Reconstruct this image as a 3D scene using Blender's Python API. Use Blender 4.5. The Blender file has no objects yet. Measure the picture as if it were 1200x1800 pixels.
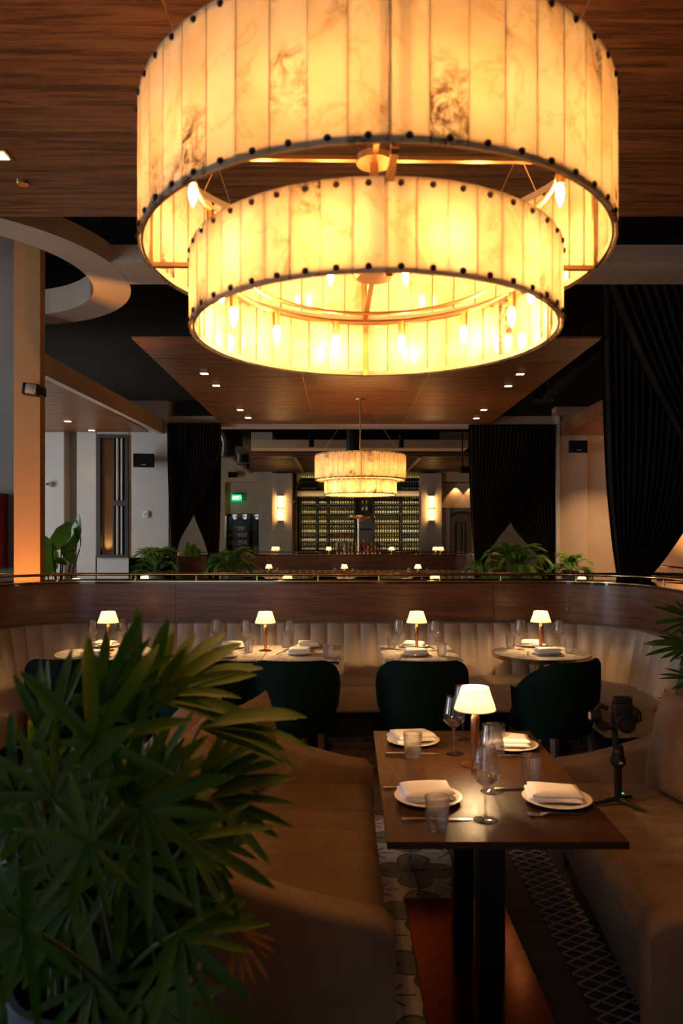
import bpy, bmesh, math, random
from mathutils import Vector, Matrix, Quaternion
random.seed(7)
PI = math.pi
F, CX, HY, CH = 1300.0, 600.0, 945.0, 1.65      # focal length in pixels, principal column, horizon row, eye height
SC = bpy.context.scene
COL = SC.collection

# ---------------------------------------------------------------- camera, world, exposure
cam_d = bpy.data.cameras.new('camera')
cam = bpy.data.objects.new('camera', cam_d)
COL.objects.link(cam)
cam.location = (0, 0, CH)
cam.rotation_euler = (PI / 2, 0, 0)
cam_d.sensor_fit = 'VERTICAL'
cam_d.sensor_height = 36
cam_d.lens = F / 1800 * 36
cam_d.shift_y = (HY - 900) / 1800
cam_d.clip_start = 0.05
cam_d.dof.use_dof = True
cam_d.dof.focus_distance = 6.0
cam_d.dof.aperture_fstop = 3.6
SC.camera = cam
wd = bpy.data.worlds.new('world')
SC.world = wd
wd.use_nodes = True
wd.node_tree.nodes['Background'].inputs[0].default_value = (0.55, 0.68, 0.9, 1)
wd.node_tree.nodes['Background'].inputs[1].default_value = 0.6
SC.view_settings.view_transform = 'Standard'
SC.view_settings.look = 'None'
SC.view_settings.gamma = 1
SC.view_settings.use_curve_mapping = False
SC.view_settings.exposure = 0.9
cy = SC.cycles
cy.use_denoising = True
cy.max_bounces = 14
cy.diffuse_bounces = 4
cy.glossy_bounces = 4
cy.transmission_bounces = 12
cy.transparent_max_bounces = 24
cy.sample_clamp_indirect = 4.0
cy.caustics_reflective = False
cy.caustics_refractive = False

def light(name, kind, loc, energy, color, rot=(0, 0, 0), **kw):
    d = bpy.data.lights.new(name, kind)
    d.energy = energy
    d.color = color
    for k, v in kw.items():
        setattr(d, k, v)
    o = bpy.data.objects.new(name, d)
    o.location = loc
    o.rotation_euler = rot
    COL.objects.link(o)
    return o

DAY = (0.74, 0.86, 1.0)
WARM = (1.0, 0.55, 0.2)
# daylight through the three tall windows of the left wall (openings built below) and the glazed front behind
WINDOWS = [(-1.3, -0.8), (2.7, 4.0), (5.0, 5.6), (9.3, 10.3)]
DAYPOWER = [25, 78, 8, 80]
for i, (ya, yb) in enumerate(WINDOWS):
    light('window_daylight', 'AREA', (-6.93, (ya + yb) / 2, 2.1), DAYPOWER[i], DAY, (0, -PI / 2, 0),
          shape='RECTANGLE', size=3.0, size_y=yb - ya)
light('bar_fill_light', 'AREA', (-6.72, 16.2, 2.2), 75, (1.0, 0.95, 0.85), (0, -PI / 2, 0), shape='RECTANGLE', size=2.6, size_y=1.4)  # unseen light added to brighten the bar room
light('front_window_daylight', 'AREA', (-3.0, -3.93, 1.8), 12, DAY, (PI / 2, 0, 0), shape='RECTANGLE', size=3.0, size_y=2.6)

# ---------------------------------------------------------------- helpers
def P(px, py, Y):
    return Vector(((px - CX) * Y / F, Y, CH - (py - HY) * Y / F))
def PX(px, Y): return (px - CX) * Y / F
def PZ(py, Y): return CH - (py - HY) * Y / F

class MB:
    def __init__(s):
        s.v = []; s.f = []; s.m = []; s.mi = 0
    def add(s, vs, fs):
        o = len(s.v)
        s.v += [tuple(p) for p in vs]
        s.f += [tuple(i + o for i in f) for f in fs]
        s.m += [s.mi] * len(fs)
        return s
    def xf(s, M):
        s.v = [tuple(M @ Vector(p)) for p in s.v]
        return s
    def box(s, x0, x1, y0, y1, z0, z1, b=0.0):
        if b <= 0:
            vs = [(x, y, z) for x in (x0, x1) for y in (y0, y1) for z in (z0, z1)]
            s.add(vs, [(0, 1, 3, 2), (4, 6, 7, 5), (0, 4, 5, 1), (2, 3, 7, 6), (0, 2, 6, 4), (1, 5, 7, 3)])
        else:
            bm = bmesh.new()
            bmesh.ops.create_cube(bm, size=1)
            for v in bm.verts:
                v.co = ((x0 + x1) / 2 + v.co.x * (x1 - x0), (y0 + y1) / 2 + v.co.y * (y1 - y0), (z0 + z1) / 2 + v.co.z * (z1 - z0))
            bmesh.ops.bevel(bm, geom=bm.edges[:], offset=b, segments=2, affect='EDGES', profile=0.5)
            bm.verts.index_update()
            s.add([v.co for v in bm.verts], [[v.index for v in f.verts] for f in bm.faces])
            bm.free()
        return s
    def lathe(s, prof, n=24, c=(0, 0, 0), a0=0, closed=False):
        vs = []; fs = []
        for (r, z) in prof:
            for k in range(n):
                a = a0 + 2 * PI * k / n
                vs.append((c[0] + r * math.cos(a), c[1] + r * math.sin(a), c[2] + z))
        m = len(prof)
        for i in range(m if closed else m - 1):
            j = (i + 1) % m
            for k in range(n):
                k2 = (k + 1) % n
                fs.append((i * n + k, i * n + k2, j * n + k2, j * n + k))
        if not closed:
            if prof[0][0] > 1e-6: fs.append(tuple(range(n))[::-1])
            if prof[-1][0] > 1e-6: fs.append(tuple((m - 1) * n + k for k in range(n)))
        return s.add(vs, fs)
    def tube(s, pts, r, n=8, cap=True):
        pts = [Vector(p) for p in pts]
        rs = r if isinstance(r, (list, tuple)) else [r] * len(pts)
        vs = []; fs = []
        up = None
        for i, p in enumerate(pts):
            t = (pts[min(i + 1, len(pts) - 1)] - pts[max(i - 1, 0)]).normalized()
            if up is None:
                up = Vector((0, 0, 1)) if abs(t.z) < 0.9 else Vector((1, 0, 0))
            a = t.cross(up).normalized()
            up = a.cross(t).normalized()
            for k in range(n):
                g = 2 * PI * k / n
                vs.append(p + (a * math.cos(g) + up * math.sin(g)) * rs[i])
        for i in range(len(pts) - 1):
            for k in range(n):
                k2 = (k + 1) % n
                fs.append((i * n + k, i * n + k2, (i + 1) * n + k2, (i + 1) * n + k))
        if cap:
            fs.append(tuple(range(n))[::-1]); fs.append(tuple((len(pts) - 1) * n + k for k in range(n)))
        return s.add(vs, fs)
    def loft(s, loops, cap=True):
        n = len(loops[0]); vs = [p for l in loops for p in l]; fs = []
        for i in range(len(loops) - 1):
            for k in range(n):
                k2 = (k + 1) % n
                fs.append((i * n + k, i * n + k2, (i + 1) * n + k2, (i + 1) * n + k))
        if cap:
            fs.append(tuple(range(n))[::-1]); fs.append(tuple((len(loops) - 1) * n + k for k in range(n)))
        return s.add(vs, fs)
    def grid(s, nu, nv, fn):
        vs = [fn(i / nu, j / nv) for j in range(nv + 1) for i in range(nu + 1)]
        fs = [(j * (nu + 1) + i, j * (nu + 1) + i + 1, (j + 1) * (nu + 1) + i + 1, (j + 1) * (nu + 1) + i) for j in range(nv) for i in range(nu)]
        return s.add(vs, fs)
    def prism(s, poly, z0, z1):
        n = len(poly)
        return s.loft([[(x, y, z0) for x, y in poly], [(x, y, z1) for x, y in poly]])
    def mesh(s, name, mats, smooth=True, ang=40):
        me = bpy.data.meshes.new(name)
        me.from_pydata(s.v, [], s.f)
        for m in (mats if isinstance(mats, (list, tuple)) else [mats]):
            me.materials.append(m)
        if any(s.m): me.polygons.foreach_set('material_index', s.m)
        bm = bmesh.new(); bm.from_mesh(me)
        bmesh.ops.recalc_face_normals(bm, faces=bm.faces[:])
        bm.to_mesh(me); bm.free()
        if smooth:
            me.shade_smooth()
            me.set_sharp_from_angle(angle=math.radians(ang))
        return me

def link(name, me, parent=None, loc=None, rz=0.0):
    o = bpy.data.objects.new(name, me)
    COL.objects.link(o)
    if parent is not None: o.parent = parent
    if loc is not None: o.location = loc
    if rz: o.rotation_euler = (0, 0, rz)
    return o
def obj(name, mb, mats, parent=None, loc=None, rz=0.0, smooth=True, ang=40):
    return link(name, mb.mesh(name, mats, smooth, ang), parent, loc, rz)
def tag(o, label, cat, group=None):
    o['label'] = label; o['category'] = cat
    if group: o['group'] = group
    return o
def thing(name, label, cat, loc=(0, 0, 0), rz=0.0, group=None):
    o = bpy.data.objects.new(name, None)
    COL.objects.link(o)
    o.location = loc; o.rotation_euler = (0, 0, rz)
    o.empty_display_size = 0.1
    return tag(o, label, cat, group)
def struct(name, mb, mats, parent=None, smooth=True, **k):
    o = obj(name, mb, mats, parent, smooth=smooth, **k)
    if parent is None: o['kind'] = 'structure'
    return o
CH_MAP = {}
def adopt(o):
    return o
def dup(root, loc, rz=None, label=None, group=None):
    r = root.copy(); COL.objects.link(r); r.location = loc
    if rz is not None: r.rotation_euler = (0, 0, rz)
    if label: r['label'] = label
    if group: r['group'] = group
    for ch in list(root.children):
        c = ch.copy(); COL.objects.link(c); c.parent = r
        for g in list(ch.children):
            d = g.copy(); COL.objects.link(d); d.parent = c
    return r
ORD = ['first', 'second', 'third', 'fourth', 'fifth', 'sixth', 'seventh', 'eighth', 'ninth', 'tenth', 'eleventh', 'twelfth',
       'thirteenth', 'fourteenth', 'fifteenth', 'sixteenth', 'seventeenth', 'eighteenth', 'nineteenth', 'twentieth',
       'twenty-first', 'twenty-second', 'twenty-third', 'twenty-fourth', 'twenty-fifth', 'twenty-sixth', 'twenty-seventh',
       'twenty-eighth', 'twenty-ninth', 'thirtieth', 'thirty-first', 'thirty-second', 'thirty-third', 'thirty-fourth', 'thirty-fifth', 'thirty-sixth']

# ---------------------------------------------------------------- materials
class NT:
    def __init__(s, name):
        s.mat = bpy.data.materials.new(name); s.mat.use_nodes = True
        s.t = s.mat.node_tree; s.t.nodes.clear()
        s.out = s.n('ShaderNodeOutputMaterial')
    def n(s, kind, ins=None, **attrs):
        nd = s.t.nodes.new(kind)
        for k, v in attrs.items(): setattr(nd, k, v)
        for k, v in (ins or {}).items(): s.set(nd.inputs[k], v)
        return nd
    def set(s, sock, v):
        if hasattr(v, 'is_output'): s.t.links.new(v, sock)
        elif hasattr(v, 'outputs'): s.t.links.new(v.outputs[0], sock)
        else:
            if isinstance(v, tuple) and len(v) == 3 and sock.type == 'RGBA': v = (*v, 1)
            sock.default_value = v
    def math(s, op, a, b=0.0, c=0.0):
        return s.n('ShaderNodeMath', {0: a, 1: b, 2: c}, operation=op).outputs[0]
    def ramp(s, fac, stops):
        nd = s.n('ShaderNodeValToRGB', {0: fac})
        el = nd.color_ramp.elements
        while len(el) < len(stops): el.new(0.5)
        for e, (p, c) in zip(el, stops):
            e.position = p; e.color = (*c, 1) if len(c) == 3 else c
        return nd.outputs[0]
    def coord(s, scale=(1, 1, 1), kind='Object', loc=(0, 0, 0)):
        tc = s.n('ShaderNodeTexCoord')
        return s.n('ShaderNodeMapping', {0: tc.outputs[kind], 'Scale': scale, 'Location': loc}).outputs[0]
    def noise(s, vec, scale=5, detail=4, rough=0.55, dist=0.0):
        return s.n('ShaderNodeTexNoise', {'Vector': vec, 'Scale': scale, 'Detail': detail, 'Roughness': rough, 'Distortion': dist}).outputs[0]
    def mix(s, fac, a, b, mode='MIX'):
        nd = s.n('ShaderNodeMix', data_type='RGBA', blend_type=mode)
        s.set(nd.inputs[0], fac); s.set(nd.inputs[6], a); s.set(nd.inputs[7], b)
        return nd.outputs[2]
    def bump(s, h, strength=0.2, dist=0.01):
        return s.n('ShaderNodeBump', {'Height': h, 'Strength': strength, 'Distance': dist}).outputs[0]
    def bsdf(s, **ins):
        return s.n('ShaderNodeBsdfPrincipled', {k.replace('_', ' '): v for k, v in ins.items()})
    def done(s, sh):
        s.set(s.out.inputs[0], sh)
        return s.mat

def flat(name, c, rough=0.5, metal=0.0, var=0.12, nscale=8, bump=0.0, bscale=60, **k):
    t = NT(name)
    v = t.coord()
    nz = t.noise(v, nscale, 5)
    c2 = tuple(max(0, x * (1 - var)) for x in c); c3 = tuple(min(1, x * (1 + var)) for x in c)
    colr = t.ramp(nz, [(0.3, c2), (0.7, c3)])
    a = dict(Base_Color=colr, Roughness=rough, Metallic=metal, **k)
    if bump: a['Normal'] = t.bump(t.noise(v, bscale, 4), bump, 0.005)
    return t.done(t.bsdf(**a))

def wood(name, dark, mid, lite, scale, rough=0.35, coat=0.0, big=1.0, bump=0.08, spec=0.5, con=0.13):
    t = NT(name)
    tc = t.n('ShaderNodeTexCoord')
    rnd = t.n('ShaderNodeObjectInfo').outputs['Random']
    off = t.math('MULTIPLY', rnd, 13.0)
    add = t.n('ShaderNodeVectorMath', {0: tc.outputs['Object'], 1: off}, operation='ADD').outputs[0]
    v = t.n('ShaderNodeMapping', {0: add, 'Scale': scale}).outputs[0]
    n1 = t.noise(v, 2.2 * big, 6, 0.6, 0.8)
    n2 = t.noise(v, 16 * big, 5, 0.65, 0.3)
    f = t.math('ADD', t.math('MULTIPLY', n1, 0.62), t.math('MULTIPLY', n2, 0.38))
    c = t.ramp(f, [(0.5 - con, dark), (0.5, mid), (0.5 + con, lite)])
    c = t.mix(1.0, c, t.ramp(rnd, [(0, (0.85, 0.85, 0.85)), (1, (1.12, 1.1, 1.08))]), 'MULTIPLY')
    return t.done(t.bsdf(Base_Color=c, Roughness=t.ramp(n2, [(0.3, (rough * .8,) * 3), (0.7, (min(1, rough * 1.25),) * 3)]),
                         Normal=t.bump(n2, bump, 0.004), Coat_Weight=coat, Coat_Roughness=0.18, Specular_IOR_Level=spec))

def metal(name, c, rough=0.25, var=0.08):
    return flat(name, c, rough, 1.0, var, 20)

def emit(name, c, s):
    t = NT(name)
    return t.done(t.n('ShaderNodeEmission', {0: c, 1: s}))

def glass(name, tint=(0.995, 0.995, 0.995), gl=1.0, rough=0.02, refr=0.0):
    t = NT(name)
    bf = t.n('ShaderNodeNewGeometry').outputs['Backfacing']
    fr = t.n('ShaderNodeFresnel', {0: t.math('SUBTRACT', 1.5, t.math('MULTIPLY', bf, 0.8333))}).outputs[0]
    nz = t.noise(t.coord(), 30, 2)
    tr = t.n('ShaderNodeBsdfTransparent', {0: t.mix(nz, tint, tuple(x * 0.97 for x in tint))})
    gs = t.n('ShaderNodeBsdfGlossy', {0: (1, 1, 1), 1: rough})
    if refr:
        thin = t.n('ShaderNodeMixShader', {0: t.math('MULTIPLY', fr, 1.1), 1: tr, 2: gs})
        return t.done(t.n('ShaderNodeMixShader', {0: refr, 1: thin, 2: t.n('ShaderNodeBsdfGlass', {0: (1, 1, 1), 1: 0.0, 2: 1.48})}))
    return t.done(t.n('ShaderNodeMixShader', {0: t.math('MINIMUM', t.math('MULTIPLY', fr, 1.1 * gl), 1.0), 1: tr, 2: gs}))

def velvet(name, c, c2, sheen=0.5, rough=0.75, scol=(0.8, 0.7, 0.6), spec=0.2):
    t = NT(name)
    v = t.coord()
    n1 = t.noise(v, 3.5, 4, 0.6, 0.5)
    n2 = t.noise(v, 220, 2)
    col = t.ramp(n1, [(0.35, c), (0.65, c2)])
    return t.done(t.bsdf(Base_Color=col, Roughness=rough, Sheen_Weight=sheen, Sheen_Roughness=0.4, Sheen_Tint=scol,
                         Normal=t.bump(n2, 0.1, 0.002), Specular_IOR_Level=spec))

def alabaster(name):
    t = NT(name)
    tc = t.n('ShaderNodeTexCoord')
    rnd = t.n('ShaderNodeObjectInfo').outputs['Random']
    off = t.math('MULTIPLY', rnd, 40.0)
    v = t.n('ShaderNodeVectorMath', {0: tc.outputs['Object'], 1: off}, operation='ADD').outputs[0]
    n1 = t.noise(v, 4, 5, 0.5, 0.8)
    n2 = t.noise(v, 3.2, 6, 0.6, 1.6)
    ridge = t.math('ABSOLUTE', t.math('SUBTRACT', n2, 0.5))
    base = t.ramp(n1, [(0.3, (0.80, 0.60, 0.36)), (0.52, (0.93, 0.80, 0.58)), (0.7, (0.97, 0.90, 0.74))])
    vein = t.ramp(ridge, [(0.0, (0.55, 0.34, 0.16)), (0.008, (0.85, 0.7, 0.5)), (0.03, (1, 1, 1))])
    c = t.mix(0.35, base, vein, 'MULTIPLY')
    # sparse dark mineral stains
    g = t.n('ShaderNodeSeparateXYZ', {0: tc.outputs['Generated']}).outputs[2]
    e = t.math('ABSOLUTE', t.math('MULTIPLY_ADD', g, 2.0, -1.0))
    n3 = t.math('ADD', t.noise(v, 2.6, 3, 0.5, 0.6), t.math('MULTIPLY', t.math('MULTIPLY', e, e), 0.09))
    n4 = t.noise(v, 26, 6, 0.75, 1.0)
    st = t.math('MULTIPLY', t.ramp(n3, [(0.625, (0, 0, 0)), (0.72, (1, 1, 1))]), t.ramp(n4, [(0.42, (0, 0, 0)), (0.58, (1, 1, 1))]))
    c = t.mix(st, c, (0.10, 0.05, 0.02))
    tr = t.n('ShaderNodeBsdfTranslucent', {0: t.mix(1.0, c, (0.27, 0.27, 0.27), 'MULTIPLY')})
    df = t.bsdf(Base_Color=c, Roughness=0.14)
    return t.done(t.n('ShaderNodeMixShader', {0: 0.36, 1: tr, 2: df}))

M = {}
M['alabaster'] = alabaster('alabaster')
M['ceil_wood'] = wood('ceiling_walnut', (0.085, 0.029, 0.009), (0.20, 0.073, 0.022), (0.29, 0.115, 0.038), (0.7, 11, 11), 0.38, con=0.07)
M['panel_wood'] = wood('panel_walnut', (0.05, 0.018, 0.006), (0.12, 0.043, 0.014), (0.19, 0.072, 0.025), (0.8, 0.8, 13), 0.36, coat=0.35)
M['slat_wood'] = wood('slat_walnut', (0.07, 0.03, 0.013), (0.12, 0.052, 0.022), (0.18, 0.08, 0.035), (1, 12, 12), 0.45)
M['table_wood'] = wood('table_walnut', (0.029, 0.011, 0.004), (0.037, 0.0145, 0.005), (0.047, 0.018, 0.006), (3, 1.2, 3), 0.42, bump=0.0, spec=0.28)
M['board_wood'] = wood('floor_board', (0.05, 0.032, 0.02), (0.09, 0.06, 0.038), (0.14, 0.095, 0.06), (1, 9, 9), 0.45)
M['leg_wood'] = wood('dark_leg_wood', (0.03, 0.016, 0.01), (0.05, 0.027, 0.016), (0.08, 0.04, 0.024), (6, 6, 1), 0.4)
M['plaster'] = flat('plaster', (0.50, 0.42, 0.34), 0.85, var=0.07, nscale=2.0, bump=0.08, bscale=25)
M['column_plaster'] = flat('orange_glow_plaster', (0.46, 0.215, 0.075), 0.85, var=0.07, nscale=2.0, bump=0.08, bscale=25)  # part of the uplight's orange glow is put into the plaster colour
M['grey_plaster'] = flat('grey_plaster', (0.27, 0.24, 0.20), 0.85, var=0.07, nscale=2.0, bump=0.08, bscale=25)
M['plaster_warm'] = flat('warm_plaster', (0.52, 0.38, 0.27), 0.85, var=0.07, nscale=2.0, bump=0.08, bscale=25)
M['wall_cool'] = flat('pale_plaster', (0.56, 0.50, 0.42), 0.85, var=0.06, nscale=1.5, bump=0.06, bscale=25)
M['black_ceil'] = flat('black_ceiling', (0.004, 0.0035, 0.003), 0.9, Specular_IOR_Level=0.1)
M['duct'] = flat('black_duct', (0.02, 0.02, 0.02), 0.35, 0.3)
M['brass'] = metal('brass', (0.78, 0.50, 0.20), 0.22)
M['inlay'] = metal('brass_inlay', (0.80, 0.52, 0.22), 0.5)
M['bronze'] = metal('chandelier_bronze', (0.45, 0.26, 0.12), 0.35)
M['copper'] = metal('copper', (0.62, 0.26, 0.10), 0.28)
M['copper_base'] = metal('copper_plate', (0.30, 0.105, 0.035), 0.14, 0.2)
M['steel'] = metal('steel', (0.75, 0.72, 0.68), 0.2)
M['blacksteel'] = flat('black_steel', (0.014, 0.013, 0.012), 0.4, 0.4)
M['dark_metal'] = flat('dark_stud', (0.03, 0.022, 0.016), 0.4, 0.7)
M['hoop'] = flat('hoop_metal', (0.20, 0.16, 0.13), 0.5, 0.5)
M['leather'] = flat('beige_leather', (0.40, 0.31, 0.235), 0.42, var=0.06, nscale=4, bump=0.06, bscale=120)
M['velvet_green'] = velvet('green_velvet', (0.002, 0.009, 0.0075), (0.004, 0.014, 0.011), 0.03, 0.8, (0.1, 0.3, 0.25), 0.06)
M['velvet_taupe'] = velvet('taupe_velvet', (0.105, 0.069, 0.045), (0.145, 0.097, 0.065), 0.10, 0.65, (0.75, 0.65, 0.6))
M['curtain'] = velvet('black_curtain', (0.013, 0.009, 0.006), (0.021, 0.015, 0.010), 0.05, 0.9, (0.3, 0.22, 0.15), 0.1)
M['cloth'] = flat('white_linen', (0.82, 0.77, 0.72), 0.9, var=0.03, bump=0.15, bscale=300)
M['ceramic'] = flat('cream_ceramic', (0.80, 0.74, 0.66), 0.25, var=0.03)
M['marble'] = NT('marble')
def _marble():
    t = M['marble']; v = t.coord()
    n2 = t.noise(v, 4, 8, 0.65, 1.8)
    r = t.math('ABSOLUTE', t.math('SUBTRACT', n2, 0.5))
    c = t.ramp(r, [(0, (0.42, 0.33, 0.25)), (0.03, (0.70, 0.60, 0.48)), (0.12, (0.80, 0.71, 0.60))])
    return t.done(t.bsdf(Base_Color=c, Roughness=0.18))
M['marble'] = _marble()
M['glass'] = glass('clear_glass', refr=0.28)
M['pane'] = glass('window_glass', (0.9, 0.93, 0.95), 1.0, 0.01)
M['black'] = flat('matte_black', (0.007, 0.007, 0.007), 0.5, Specular_IOR_Level=0.2)
M['speaker'] = flat('speaker_grille', (0.008, 0.008, 0.008), 0.7, Specular_IOR_Level=0.1, bump=0.3, bscale=400)
M['red'] = flat('red_paint', (0.30, 0.012, 0.016), 0.35, var=0.05)
M['white'] = flat('white_plastic', (0.75, 0.75, 0.74), 0.4, var=0.02)
M['grey'] = flat('grey_label', (0.4, 0.4, 0.4), 0.5)
M['frame_brown'] = flat('brown_frame', (0.030, 0.020, 0.016), 0.5)
M['pot'] = flat('grey_planter', (0.055, 0.07, 0.095), 0.5, var=0.1)
M['soil'] = flat('soil', (0.02, 0.014, 0.009), 0.95, var=0.4, nscale=40)
M['dark_glass'] = flat('dark_glass', (0.012, 0.016, 0.02), 0.06)
M['mirror'] = metal('mirror', (0.6, 0.55, 0.5), 0.06, 0.02)

def shade_mat():
    t = NT('lamp_shade_fabric')
    c = t.ramp(t.noise(t.coord((1, 1, 1)), 30, 3), [(0.3, (0.86, 0.72, 0.48)), (0.7, (0.92, 0.80, 0.58))])
    tr = t.n('ShaderNodeBsdfTranslucent', {0: c}); df = t.n('ShaderNodeBsdfDiffuse', {0: c})
    return t.done(t.n('ShaderNodeMixShader', {0: 0.945, 1: tr, 2: df}))
M['shade'] = shade_mat()
BULB_W = 330.0
M['bulb'] = emit('candle_bulb_glow', (1.0, 0.45, 0.125), BULB_W)
M['lamp_bulb'] = emit('lamp_bulb_glow', (1.0, 0.62, 0.29), 720.0)
M['lens'] = emit('downlight_glow', (1.0, 0.6, 0.28), 8.0)
M['sconce_glow'] = emit('sconce_glow', (1.0, 0.52, 0.17), 18.0)
M['exit_green'] = emit('exit_panel_glow', (0.01, 0.75, 0.22), 0.55)
M['exit_white'] = emit('exit_letter_glow', (0.55, 1.0, 0.7), 1.6)
M['led_green'] = emit('led_glow', (0.02, 1.0, 0.2), 3.0)

def leaf_mat(name, c1, c2, tip=None, gloss=0.45):
    t = NT(name)
    tc = t.n('ShaderNodeTexCoord')
    rnd = t.n('ShaderNodeObjectInfo').outputs['Random']
    v = t.n('ShaderNodeMapping', {0: tc.outputs['Object'], 'Scale': (1.5, 40, 1)}).outputs[0]
    nz = t.noise(v, 3, 4)
    c = t.mix(rnd, c1, c2)
    c = t.mix(1.0, c, t.ramp(nz, [(0.3, (0.8, 0.8, 0.8)), (0.7, (1.15, 1.15, 1.1))]), 'MULTIPLY')
    if tip:
        x = t.n('ShaderNodeSeparateXYZ', {0: tc.outputs['Object']}).outputs[0]
        c = t.mix(t.ramp(x, [(0.90, (0, 0, 0)), (1.0, (1, 1, 1))]), c, tip)
    p = t.bsdf(Base_Color=c, Roughness=gloss, Specular_IOR_Level=0.17, Normal=t.bump(nz, 0.25, 0.004))
    tr = t.n('ShaderNodeBsdfTranslucent', {0: c})
    return t.done(t.n('ShaderNodeMixShader', {0: 0.22, 1: p, 2: tr}))
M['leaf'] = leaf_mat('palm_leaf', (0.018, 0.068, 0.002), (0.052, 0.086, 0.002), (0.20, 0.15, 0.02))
M['leaf_dry'] = leaf_mat('dry_leaf', (0.32, 0.12, 0.015), (0.25, 0.09, 0.012))
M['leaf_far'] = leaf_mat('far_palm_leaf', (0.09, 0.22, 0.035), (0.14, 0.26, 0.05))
M['leaf_big'] = leaf_mat('broad_leaf', (0.10, 0.22, 0.02), (0.15, 0.28, 0.03))
M['stem'] = flat('green_stem', (0.05, 0.07, 0.02), 0.6)

def tile_mat():
    t = NT('encaustic_tile')
    tc = t.n('ShaderNodeTexCoord')
    sp = t.n('ShaderNodeSeparateXYZ', {0: tc.outputs['Object']})
    u = t.math('MULTIPLY_ADD', sp.outputs[0], 5.0, 0.5); w = t.math('MULTIPLY_ADD', sp.outputs[1], 5.0, 0.5)
    def ell(cx, cy_, rx, ry):
        a = t.math('DIVIDE', t.math('SUBTRACT', u, cx), rx); b = t.math('DIVIDE', t.math('SUBTRACT', w, cy_), ry)
        return t.math('SQRT', t.math('ADD', t.math('MULTIPLY', a, a), t.math('MULTIPLY', b, b)))
    d = t.math('MINIMUM', t.math('MINIMUM', ell(0.5, 0.0, 0.48, 0.40), ell(0.0, 0.58, 0.46, 0.36)), ell(0.0, 0.0, 0.55, 0.50))
    inside = t.math('LESS_THAN', d, 0.86)
    outl = t.math('MULTIPLY', t.math('GREATER_THAN', d, 0.86), t.math('LESS_THAN', d, 1.0))
    d2 = t.math('MINIMUM', ell(0.45, 0.0, 0.20, 0.12), ell(0.0, 0.5, 0.12, 0.2))
    ring = t.math('LESS_THAN', t.math('ABSOLUTE', t.math('SUBTRACT', d2, 1.0)), 0.12)
    cr = t.math('MINIMUM', t.math('MINIMUM', ell(0.0, 0.0, 0.045, 0.17), ell(0.0, 0.0, 0.26, 0.045)), t.math('MINIMUM', ell(0.24, 0, 0.05, 0.09), ell(0.75, 0, 0.1, 0.07)))
    cr = t.math('MINIMUM', cr, ell(0.09, 0.0, 0.03, 0.12))
    black = t.math('LESS_THAN', cr, 1.0)
    dd = t.math('ABSOLUTE', t.math('SUBTRACT', t.math('SUBTRACT', 1.0, u), t.math('SUBTRACT', 1.0, w)))
    spike = t.math('MULTIPLY', t.math('LESS_THAN', dd, 0.045), t.math('GREATER_THAN', u, 0.68))
    sp2 = t.math('MULTIPLY', t.math('LESS_THAN', t.math('SUBTRACT', 1.0, w), 0.035), t.math('GREATER_THAN', u, 0.45))
    nz = t.noise(tc.outputs['Object'], 30, 5)
    c = t.ramp(nz, [(0.3, (0.46, 0.43, 0.38)), (0.7, (0.58, 0.55, 0.50))])
    c = t.mix(inside, c, (0.20, 0.195, 0.165)); c = t.mix(outl, c, (0.07, 0.075, 0.07)); c = t.mix(t.math('MULTIPLY', ring, inside), c, (0.12, 0.125, 0.12))
    c = t.mix(t.math('MAXIMUM', spike, sp2), c, (0.10, 0.10, 0.09)); c = t.mix(black, c, (0.012, 0.012, 0.012))
    return t.done(t.bsdf(Base_Color=c, Roughness=0.45, Normal=t.bump(nz, 0.1, 0.003)))
M['tile'] = tile_mat()
def zigzag_mat():
    t = NT('zigzag_tile')
    tc = t.n('ShaderNodeTexCoord')
    sp = t.n('ShaderNodeSeparateXYZ', {0: tc.outputs['Object']})
    u = t.math('FRACT', t.math('MULTIPLY_ADD', sp.outputs[0], 10.0, 10.0)); w = t.math('MULTIPLY_ADD', sp.outputs[1], 15.0, 15.0)
    tri = t.math('ABSOLUTE', t.math('SUBTRACT', t.math('FRACT', w), 0.5))          # 0..0.5
    a = t.math('ABSOLUTE', t.math('SUBTRACT', u, tri)); b = t.math('ABSOLUTE', t.math('SUBTRACT', u, t.math('SUBTRACT', 1.0, tri)))
    line = t.math('LESS_THAN', t.math('MINIMUM', a, b), 0.09)
    nz = t.noise(tc.outputs['Object'], 40, 4)
    c = t.mix(line, t.ramp(nz, [(0.3, (0.03, 0.03, 0.03)), (0.7, (0.06, 0.06, 0.055))]), (0.42, 0.39, 0.34))
    return t.done(t.bsdf(Base_Color=c, Roughness=0.45))
M['zigzag'] = zigzag_mat()
M['dark_tile'] = flat('dark_tile', (0.09, 0.075, 0.06), 0.45, var=0.25)

# ================================================================ SETTING
# floor slab, then floor boards, patterned tiles, border strips as pieces of the floor
floor = struct('floor', MB().box(-7.1, 6.8, -4.1, 25, -0.12, 0.0), M['board_wood'], smooth=False)
bd = MB().box(-0.6, 0.6, -0.0985, 0.0985, 0, 0.004, 0.0015).mesh('floor_board', M['board_wood'], False)
for r in range(9):
    for k in range(4):
        link('board', bd, floor, (-1.3 + 1.203 * k + (0.5 if r % 2 else 0), 4.42 + 0.2 * r, 0))
tm = MB().box(-0.0985, 0.0985, -0.0985, 0.0985, 0, 0.004, 0.0012).mesh('tile', M['tile'], False)
X0, Y0 = 0.36, 3.66                                     # motif centre
for i in range(-2, 1):
    for j in range(-9, 4):
        o = link('tile', tm, floor, (X0 + 0.2 * i + 0.1, Y0 + 0.2 * j + 0.1, 0))
        mx, my = i % 2, j % 2
        o.rotation_euler = (0, 0, {(0, 0): 0, (1, 0): PI / 2, (1, 1): PI, (0, 1): -PI / 2}[(mx, my)])
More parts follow.
